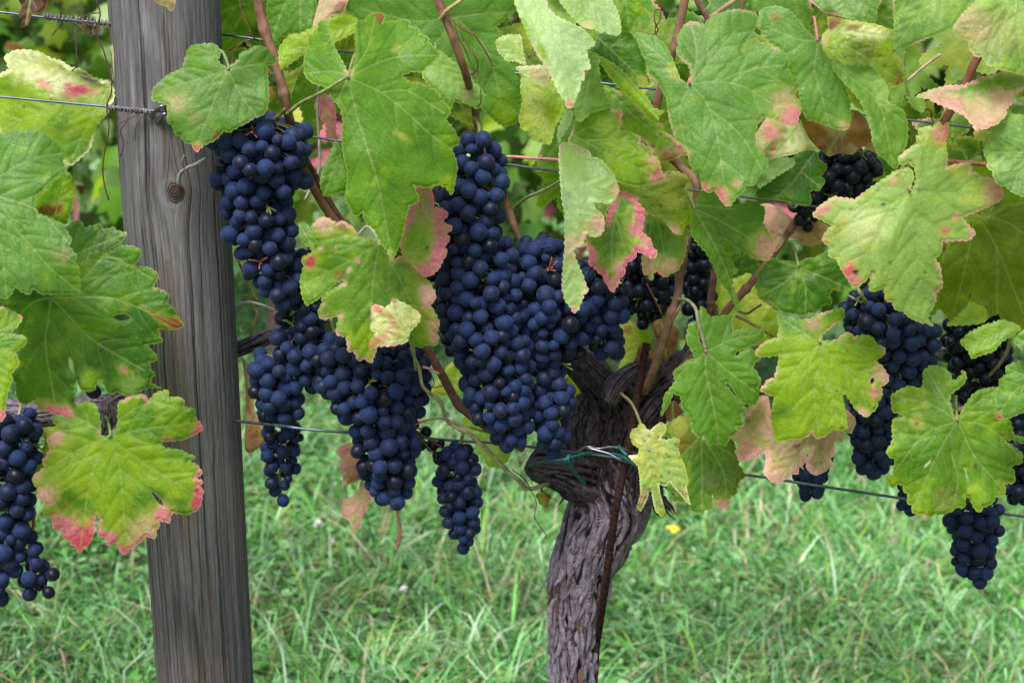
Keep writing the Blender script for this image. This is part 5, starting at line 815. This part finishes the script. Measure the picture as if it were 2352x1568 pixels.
def addb(x): tk.add(x[0], x[1])
gb = float(ground_z(float(P(1310, 1568, .05)[0]), .05)); b0 = P(1300, 1568, .06)
base = [np.array([b0[0]-.01, .06, gb-.03]), np.array([b0[0]-.008, .06, (gb+b0[2])/2])]+[P(*q) for q in [(1310, 1568, .055), (1310, 1470, .055), (1322, 1380, .055), (1340, 1300, .055), (1372, 1230, .055), (1402, 1165, .06), (1402, 1100, .065), (1385, 1020, .07), (1380, 960, .075)]]
addb(bark_tube(base, [66, 57, 51, 53, 65, 77, 87, 94, 88, 74, 62], 1, n=520, k=220, absz=True))
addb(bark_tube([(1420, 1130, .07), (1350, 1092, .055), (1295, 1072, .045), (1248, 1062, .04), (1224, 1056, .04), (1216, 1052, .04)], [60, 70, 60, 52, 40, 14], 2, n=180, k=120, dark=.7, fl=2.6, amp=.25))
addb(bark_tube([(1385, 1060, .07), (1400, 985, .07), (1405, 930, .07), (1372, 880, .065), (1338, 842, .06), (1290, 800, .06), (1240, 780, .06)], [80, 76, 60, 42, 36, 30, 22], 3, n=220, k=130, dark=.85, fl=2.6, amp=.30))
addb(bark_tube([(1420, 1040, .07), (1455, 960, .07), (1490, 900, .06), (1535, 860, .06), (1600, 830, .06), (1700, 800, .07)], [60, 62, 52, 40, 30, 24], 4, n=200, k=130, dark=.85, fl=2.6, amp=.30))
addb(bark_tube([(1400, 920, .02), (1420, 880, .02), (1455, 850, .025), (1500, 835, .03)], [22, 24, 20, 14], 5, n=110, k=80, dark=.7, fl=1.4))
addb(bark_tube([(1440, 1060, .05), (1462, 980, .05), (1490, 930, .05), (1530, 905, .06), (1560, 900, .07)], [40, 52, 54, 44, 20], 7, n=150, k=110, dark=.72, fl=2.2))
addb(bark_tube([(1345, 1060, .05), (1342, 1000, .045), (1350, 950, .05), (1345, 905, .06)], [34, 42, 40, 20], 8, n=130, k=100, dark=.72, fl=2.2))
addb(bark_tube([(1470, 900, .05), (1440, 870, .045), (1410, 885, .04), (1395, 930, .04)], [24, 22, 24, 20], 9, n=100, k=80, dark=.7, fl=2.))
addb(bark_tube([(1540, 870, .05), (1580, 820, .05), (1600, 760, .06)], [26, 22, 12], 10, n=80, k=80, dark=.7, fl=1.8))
# loose strips of bark
rb = np.random.default_rng(12)
def strip(u, v, L_, w, ang, Y, curl, col):
    n = 10; t = np.linspace(0, 1, n); x = u+np.sin(ang)*t*L_+4*np.sin(t*5+u); y = v+np.cos(ang)*t*L_
    ww = w*np.sin(np.clip(t*1.0+.12, 0, 1)*math.pi)**.5*.5+.3; d = Y-curl*t**2
    A = P(x-ww*math.cos(ang), y, d); B = P(x+ww*math.cos(ang), y, d-.0005); Cc = P(x, y, d-.0016)
    V = np.stack([A, Cc, B], 1).reshape(-1, 3); F = [(3*i+q, 3*i+q+1, 3*i+q+4, 3*i+q+3) for i in range(n-1) for q in (0, 1)]
    return (V, F), np.broadcast_to(np.array(col)*rb.uniform(.6, 1.2), (len(V), 3))
for _ in range(120):
    v = rb.uniform(1180, 1560); cx = np.interp(v, [1180, 1230, 1300, 1380, 1568], [1400, 1372, 1340, 1322, 1310]); hw = np.interp(v, [1180, 1300, 1380, 1568], [88, 78, 64, 54]); s = rb.uniform(-.95, .95)
    addb(strip(cx+s*hw, v, rb.uniform(35, 90), rb.uniform(6, 12), np.interp(v, [1180, 1300, 1400], [-.50, -.33, -.03])+rb.normal(0, .05), .055-hw*PX*math.sqrt(max(0, 1-s*s))*1.03-.0008, rb.uniform(-.001, .0022), (.19, .16, .20) if rb.random() < .93 else (.12, .065, .05)))
for _ in range(300):
    u = rb.uniform(1235, 1530); v = rb.uniform(890, 1160)
    if u < 1330 and (v < 1060 or v > 1130): continue
    addb(strip(u, v, rb.uniform(20, 70), rb.uniform(4, 11), rb.uniform(-.9, .9), .07-.040+rb.uniform(-.006, .004), rb.uniform(0, .012), (.045, .034, .038)))
tk.part('trunk', M_BARK, MID)
# cordon of the left vine behind the post, with its own trunk beyond the frame
tk = MB()
addb(bark_tube([(-420, 2320, .04), (-400, 1900, .04), (-380, 1500, .04), (-340, 1150, .04), (-260, 980, .04), (-100, 935, .04), (60, 950, .03), (200, 942, .02), (262, 935, .03), (320, 900, .08), (430, 850, .13), (560, 797, .11), (640, 765, .10), (700, 745, .09), (760, 730, .08)], [60, 55, 55, 60, 50, 34, 30, 30, 34, 26, 22, 19, 17, 14, 8], 21, n=520, k=90, dark=.35, fl=1.2))
addb(bark_tube([(235, 990, .01), (246, 955, .005), (250, 920, .01)], [18, 26, 18], 22, n=60, k=60, dark=.3, fl=2.))
tk.part('trunk', M_BARK, LEFT)
tk = MB()
addb(bark_tube([(2700, 2420, .05), (2690, 1900, .05), (2660, 1500, .05), (2640, 1150, .05), (2560, 980, .05), (2440, 900, .06), (2330, 850, .08), (2200, 820, .10), (2100, 800, .11)], [60, 55, 55, 60, 50, 34, 26, 20, 12], 23, n=420, k=80, dark=.35))
tk.part('trunk', M_BARK, RIGHT)
# rusty ribbed rod
rp = np.array([P(*q) for q in [(1371, 1470, .045), (1376, 1440, .03), (1388, 1360, -.005), (1400, 1270, -.022), (1413, 1176, -.035), (1428, 1100, -.037), (1448, 1009, -.033), (1463, 909, -.02), (1472, 860, -.0), (1485, 790, .02)]])
d0 = rp[0]-rp[2]; lowend = rp[0]+np.array([-.05, .02, -1.])*(rp[0][2]-gb+.15)*.9; lowend[2] = gb-.1
pth = np.vstack([spline(np.vstack([[lowend], [rp[0]*.5+lowend*.5]]), 40)[:-1], spline(rp, 420)]); n = len(pth)
k = 20
def rib(i, a):
    s = np.concatenate([[0], np.cumsum(np.linalg.norm(np.diff(pth, axis=0), axis=1))])[:, None]/.0062
    return 1+.11*np.clip(np.sin(2*math.pi*s+2*a[None, :])*2-.2, 0, 1)+.04*(vnoise(s*3, a[None, :]*2, 3)-.5)
V, F = tube(pth, 8.8*PX, k, disp=rib)
o = part('support_rod', V, F, M_RUST, None); tag(o, 'rusty ribbed iron rod standing against the old trunk', 'rod')
# green tie and bare wire loop at the head
mb = MB()
mb.add(tube(spline([P(*q) for q in [(1217, 1069, .0), (1235, 1063, -.015), (1256, 1059, -.03), (1288, 1057, -.055), (1303, 1053, -.058), (1316, 1049, -.055), (1351, 1040, -.035), (1388, 1039, -.025), (1426, 1046, -.045), (1445, 1058, -.05), (1463, 1071, -.045), (1500, 1078, .0)]], 90), .0017, 8))
mb.add(tube(spline([P(*q) for q in [(1303, 1058, -.058), (1312, 1075, -.055), (1326, 1092, -.045), (1343, 1110, -.035)]], 24), .0019, 8))
mb.add(tube(spline([P(*q) for q in [(1421, 1024, -.04), (1428, 1034, -.045), (1441, 1046, -.05)]], 12), .0020, 8))
for q in range(3):
    a = np.linspace(0, 2*math.pi*.95, 22); c = P(1301+q*4, 1054, -.058); mb.add(tube(np.stack([c[0]+.0015*np.sin(a+q), c[1]+.0030*np.cos(a), c[2]+.0038*np.sin(a)], 1), .0014, 6))
tag(mb.part('plant_tie', M_TIE, None), 'teal green plastic tie knotted round the trunk head', 'plant tie')
mb = MB()
mb.add(tube(spline([P(*q) for q in [(1325, 1038, -.02), (1348, 1026, -.03), (1375, 1030, -.032), (1401, 1026, -.035), (1430, 1030, -.04), (1461, 1042, -.03), (1490, 1050, .0)]], 50), .0014, 7))
mb.add(tube(spline([P(*q) for q in [(1348, 1028, -.03), (1372, 1034, -.034), (1400, 1042, -.038), (1425, 1056, -.042), (1445, 1062, -.042)]], 40), .0012, 7))
tag(mb.part('binding_wire', M_SILVER, None), 'bare silvery wire twisted across the trunk head just above the green tie', 'wire')
# ---------------------------------------------------------------- grapes
def ico(sub, R, sq=1.06):
    import bmesh
    bm = bmesh.new(); bmesh.ops.create_icosphere(bm, subdivisions=sub, radius=1.0); V = np.array([tuple(v.co) for v in bm.verts]); F = [tuple(v.index for v in f.verts) for f in bm.faces]; bm.free()
    V = V*R; V[:, 2] *= sq; V[:, 2] -= .00035*np.exp(-((V[:, 0]**2+V[:, 1]**2)/(.0009**2)))*(V[:, 2] > 0); return V, F
GR_R = .00712
gV, gF = ico(4, GR_R); GRAPES = []
for k in range(5):
    rg = np.random.default_rng(40+k); d = rg.normal(0, 1, 3); v = gV*(1+.03*np.sin(gV@d/GR_R*1.5+k))[:, None]; v = v*np.array([1, rg.uniform(.95, 1.03), rg.uniform(.95, 1.04)])
    GRAPES.append(mesh_from('grape', v, gF, M_GRAPE))
GRAPES_DARK = []
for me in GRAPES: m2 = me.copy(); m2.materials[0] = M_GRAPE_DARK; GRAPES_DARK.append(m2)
rgw = np.random.default_rng(77)
v = gV*(1-.10*np.abs(np.sin(np.arctan2(gV[:, 1], gV[:, 0])*5+3*gV[:, 2]/GR_R))*(1-.3*np.abs(gV[:, 2]/GR_R)))[:, None]; WRINK = mesh_from('grape', v, gF, M_GRAPE)
def bunch(label, axis, Y, seed, size=1.0, dens=1.0, stemtop=None, depth=.85, group='bunches of dark grapes', cap=.047, yoff=None, scol=(.16, .17, .05), gap=.80, dark=False):
    rng = np.random.default_rng(seed); ax = np.array(axis, float)
    Ya = np.array([Y]*len(ax)) if yoff is None else Y+np.array(yoff)
    C0 = P(ax[:, 0], ax[:, 1], Ya); n = max(24, int(np.abs(np.diff(ax[:, 1])).sum()/8)+8); C_ = spline(C0, n); Rr = spline(np.stack([ax[:, 2], ax[:, 2]*0, ax[:, 2]*0], 1), n)[:, 0]*PX
    root = empty('grape_bunch', tuple(C_[0])); tag(root, label, 'grape bunch', group)
    rg = GR_R*size; T = np.gradient(C_, axis=0); T /= np.linalg.norm(T, axis=1)[:, None]
    acc = np.zeros((0, 3)); rad_ = np.zeros(0); axi = np.zeros(0, int)
    def throw(tries, rmul, shell):
        nonlocal acc, rad_, axi
        wgt = np.maximum(Rr, rg); wgt = wgt/wgt.sum()
        for _ in range(tries):
            i = rng.choice(n, p=wgt); ph = rng.uniform(0, 2*math.pi); R_ = max(Rr[i]-rg*.9, 0)
            s = rmul if not shell else rng.uniform(.82, 1.06)*(.80+.42*float(vnoise(math.cos(ph)*1.6+5+seed, i*20/n*.8+math.sin(ph)*1.6, seed)))
            if rmul < 1 and not shell: s = rng.uniform(0, rmul)
            side_ = np.cross(T[i], [0, 1., 0]); side_ /= np.linalg.norm(side_)+1e-9; fr = np.cross(side_, T[i])
            c = C_[i]+side_*math.cos(ph)*R_*s+fr*math.sin(ph)*min(R_*depth, cap)*s+T[i]*rng.normal(0, .002)
            r = rg*float(rng.normal(1.03, .09)) if rng.random() > .05 else rg*.72
            if len(acc):
                d = np.linalg.norm(acc-c, axis=1)
                if (d < (rad_+r)*gap).any(): continue
            acc = np.vstack([acc, c]); rad_ = np.append(rad_, r); axi = np.append(axi, i)
    throw(int(2600*dens), 1, True)
    throw(int(700*dens), .62, False)
    order = np.argsort(acc[:, 1]); ob = 0
    rest = MB(); bare = set(int(k) for q, k in enumerate(order) if 2 < q < 60 and rng.random() < .03)
    for q, k in enumerate([k for k in order if int(k) not in bare]):
        c, r = acc[k], rad_[k]; dirv = c-C_[axi[k]]; dirv = dirv+rng.normal(0, .35, 3)*max(.004, np.linalg.norm(dirv)); dirv += np.array([0, 0, -.006])
        if q < 100:
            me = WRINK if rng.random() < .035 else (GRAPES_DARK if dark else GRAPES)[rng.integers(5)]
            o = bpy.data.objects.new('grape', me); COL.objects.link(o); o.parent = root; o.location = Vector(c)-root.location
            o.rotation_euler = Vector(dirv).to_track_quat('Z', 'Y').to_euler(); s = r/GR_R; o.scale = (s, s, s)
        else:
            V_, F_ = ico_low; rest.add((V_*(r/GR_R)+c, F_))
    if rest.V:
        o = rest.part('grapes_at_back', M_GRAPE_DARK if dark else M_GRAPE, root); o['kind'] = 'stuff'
    st = MB(); top = C_[0]+np.array([0, .005, .03]) if stemtop is None else P(*stemtop)
    mid = (top+C_[0])/2+np.array([.003, .004, 0])
    st.add(tube(np.vstack([spline([top, mid, C_[0]], 12)[:-1], C_[:-1]]), np.linspace(.0020, .0011, 11+len(C_)-1), 8), scol)
    for k in range(len(acc)):
        a = C_[max(0, axi[k]-1)]; c = acc[k]; m_ = (a+c)/2+np.array([0, 0, .003]); st.add(tube(spline([a, m_, c+(a-c)/np.linalg.norm(a-c)*rad_[k]*.9], 6), .00065, 5, cap=False), np.array(scol)*rng.uniform(.7, 1.3))
        if k in bare:
            c2 = (.22, .25, .07) if rng.random() < .6 else (.30, .10, .06)
            for e in range(5): st.add(tube(spline([C_[axi[k]], c*.75+C_[axi[k]]*.25, c+rng.normal(0, .0045, 3)+np.array([0, -.002, 0])], 8), np.linspace(.0010, .0008, 8), 6), c2)
    st.part('stem', M_STEM, root)
    return root
ico_low = ico(3, GR_R)
def berries(label, spots, Y, top, seed, col=(.12, .10, .04), size=1.0):
    root = empty('grape_bunch', tuple(P(*top))); tag(root, label, 'grape bunch', 'bunches of dark grapes'); st = MB(); rng = np.random.default_rng(seed)
    t0 = P(*top)
    for (u, v, s) in spots:
        c = P(u, v, Y+rng.uniform(-.008, .008)); o = bpy.data.objects.new('grape', GRAPES_DARK[rng.integers(5)]); COL.objects.link(o); o.parent = root; o.location = Vector(c)-root.location
        o.rotation_euler = tuple(rng.uniform(-1, 1, 3)+np.array([2.4, 0, 0])); o.scale = (s*size,)*3
        m_ = (t0+c)/2+rng.normal(0, .002, 3); st.add(tube(spline([t0, m_, c], 10), .0008, 6), col)
    st.part('stem', M_STEM, root); return root
bunch('tall bunch against the right edge of the post, under the round leaf', [(608, 285, 95), (600, 340, 112), (590, 400, 100), (588, 450, 88), (600, 520, 76), (618, 590, 66), (640, 650, 56), (652, 690, 34)], -.062, 1, 1.06, 1.2, stemtop=(655, 250, -.06))
bunch('slender bunch linking the tall post bunch to the slanting bunch', [(705, 590, 30), (690, 650, 48), (690, 710, 58), (690, 770, 64), (715, 830, 70), (700, 880, 40)], -.035, 2, 1.04, 1.0)
bunch('bunch beside the post with berries spilling over the lowest wire', [(640, 830, 66), (632, 880, 66), (645, 930, 56), (650, 960, 40)], -.03, 3, 1.05, .9)
bunch('dark loose bunch hanging below the wire beside the post, bare stem showing', [(640, 945, 52), (648, 985, 50), (645, 1030, 50), (645, 1070, 46), (640, 1110, 30), (648, 1140, 10)], .015, 4, .88, .55, scol=(.22, .20, .06), gap=.95)
bunch('broad slanting bunch tapering to a blunt tip, hanging left of the pink bare stalk', [(760, 800, 62), (800, 850, 84), (850, 880, 110), (868, 930, 98), (878, 985, 76), (885, 1040, 80), (893, 1090, 70), (905, 1140, 46)], -.045, 5, 1.08, 1.4)
bunch('right shoulder bunch under the small pink leaf', [(915, 790, 46), (925, 840, 58), (935, 890, 52), (940, 930, 42), (930, 965, 30)], -.03, 6, 1.02, .8, scol=(.35, .08, .06))
bunch('largest central bunch, long and pointed, hanging left of the trunk head', [(1098, 320, 46), (1096, 370, 60), (1085, 450, 74), (1080, 530, 82), (1092, 600, 92), (1100, 680, 96), (1120, 760, 92), (1142, 840, 86), (1150, 910, 80), (1168, 970, 62), (1172, 1025, 36)], -.055, 7, 1.06, 2.0, stemtop=(1090, 270, 0))
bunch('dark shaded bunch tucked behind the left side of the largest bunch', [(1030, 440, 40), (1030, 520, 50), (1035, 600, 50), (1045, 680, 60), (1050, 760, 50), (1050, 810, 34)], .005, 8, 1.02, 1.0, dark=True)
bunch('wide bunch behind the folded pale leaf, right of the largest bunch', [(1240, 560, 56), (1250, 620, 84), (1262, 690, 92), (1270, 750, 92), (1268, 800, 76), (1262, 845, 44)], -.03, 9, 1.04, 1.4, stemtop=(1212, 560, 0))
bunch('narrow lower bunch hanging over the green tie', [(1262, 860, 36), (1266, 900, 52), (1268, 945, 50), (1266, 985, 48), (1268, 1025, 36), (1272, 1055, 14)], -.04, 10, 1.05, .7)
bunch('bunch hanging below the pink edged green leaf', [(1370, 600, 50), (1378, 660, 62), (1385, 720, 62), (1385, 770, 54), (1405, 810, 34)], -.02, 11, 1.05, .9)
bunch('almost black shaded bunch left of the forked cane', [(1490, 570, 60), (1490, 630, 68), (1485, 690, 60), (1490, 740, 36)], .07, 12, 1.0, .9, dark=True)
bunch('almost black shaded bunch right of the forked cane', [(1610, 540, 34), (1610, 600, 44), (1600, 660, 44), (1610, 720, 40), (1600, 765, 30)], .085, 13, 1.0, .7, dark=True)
bunch('small free hanging bunch in the gap left of the trunk', [(1040, 1035, 40), (1046, 1075, 58), (1052, 1120, 54), (1058, 1165, 50), (1064, 1210, 46), (1064, 1245, 30), (1067, 1266, 14)], -.01, 14, .93, .75, stemtop=(1063, 996, -.03), scol=(.25, .26, .08))
berries('few shrivelled black berries on a thin stalk above the small hanging bunch', [(978, 991, .85), (966, 1022, .9), (992, 1023, .9), (1012, 1018, .65), (1002, 1045, .6), (950, 975, .8), (960, 1000, .6), (1020, 1030, .3)], -.01, (943, 980, -.03), 15)
bunch('bunch cut by the left edge below the left leaves', [(40, 965, 58), (36, 1020, 66), (30, 1080, 56), (28, 1140, 56), (30, 1190, 52), (20, 1240, 40), (0, 1300, 40), (-12, 1370, 30), (-20, 1410, 18)], -.03, 16, 1.12, 1.1, scol=(.30, .28, .16))
bunch('loose side cluster of berries at the lower left edge', [(70, 1235, 28), (68, 1270, 42), (72, 1310, 44), (80, 1345, 34), (75, 1365, 18)], -.025, 17, 1.05, .35, scol=(.28, .12, .05), gap=.92)
berries('single berry glimpsed through the hole in the green leaf', [(215, 899, 1.05)], -.02, (215, 860, .0), 18)
berries('two stray berries on bare stalks at the lower left edge', [(122, 1318, 1.0), (112, 1360, .95)], -.03, (85, 1330, -.02), 19, (.22, .07, .04))
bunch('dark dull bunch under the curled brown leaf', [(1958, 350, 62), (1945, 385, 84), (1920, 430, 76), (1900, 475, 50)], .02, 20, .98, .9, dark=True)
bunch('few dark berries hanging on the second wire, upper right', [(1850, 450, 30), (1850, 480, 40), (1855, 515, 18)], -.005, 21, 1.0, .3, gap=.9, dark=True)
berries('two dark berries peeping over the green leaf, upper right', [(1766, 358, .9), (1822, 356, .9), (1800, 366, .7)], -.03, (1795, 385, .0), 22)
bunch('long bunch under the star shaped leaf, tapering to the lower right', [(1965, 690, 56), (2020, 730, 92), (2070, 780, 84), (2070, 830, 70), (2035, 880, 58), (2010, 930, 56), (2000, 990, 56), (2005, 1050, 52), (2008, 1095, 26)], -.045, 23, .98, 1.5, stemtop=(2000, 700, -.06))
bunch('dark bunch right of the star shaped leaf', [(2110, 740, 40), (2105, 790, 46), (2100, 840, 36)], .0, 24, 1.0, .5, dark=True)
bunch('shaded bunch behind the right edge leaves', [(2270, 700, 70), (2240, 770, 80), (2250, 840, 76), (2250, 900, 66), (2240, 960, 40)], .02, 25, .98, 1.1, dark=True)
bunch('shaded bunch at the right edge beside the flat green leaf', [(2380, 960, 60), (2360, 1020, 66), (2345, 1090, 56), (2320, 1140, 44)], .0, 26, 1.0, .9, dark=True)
bunch('bunch hanging lowest at the right, below the flat green leaf', [(2232, 1150, 62), (2236, 1190, 64), (2240, 1240, 60), (2240, 1290, 54), (2245, 1325, 36)], -.04, 27, .98, 1.0)
bunch('small bunch tip peeping below the dry pinkish leaf', [(1868, 1060, 44), (1862, 1100, 42), (1862, 1135, 28)], -.005, 28, .95, .5)
bunch('few berries peeping left of the flat green leaf', [(2085, 1110, 24), (2085, 1150, 30), (2090, 1175, 16)], -.0, 29, .95, .25)
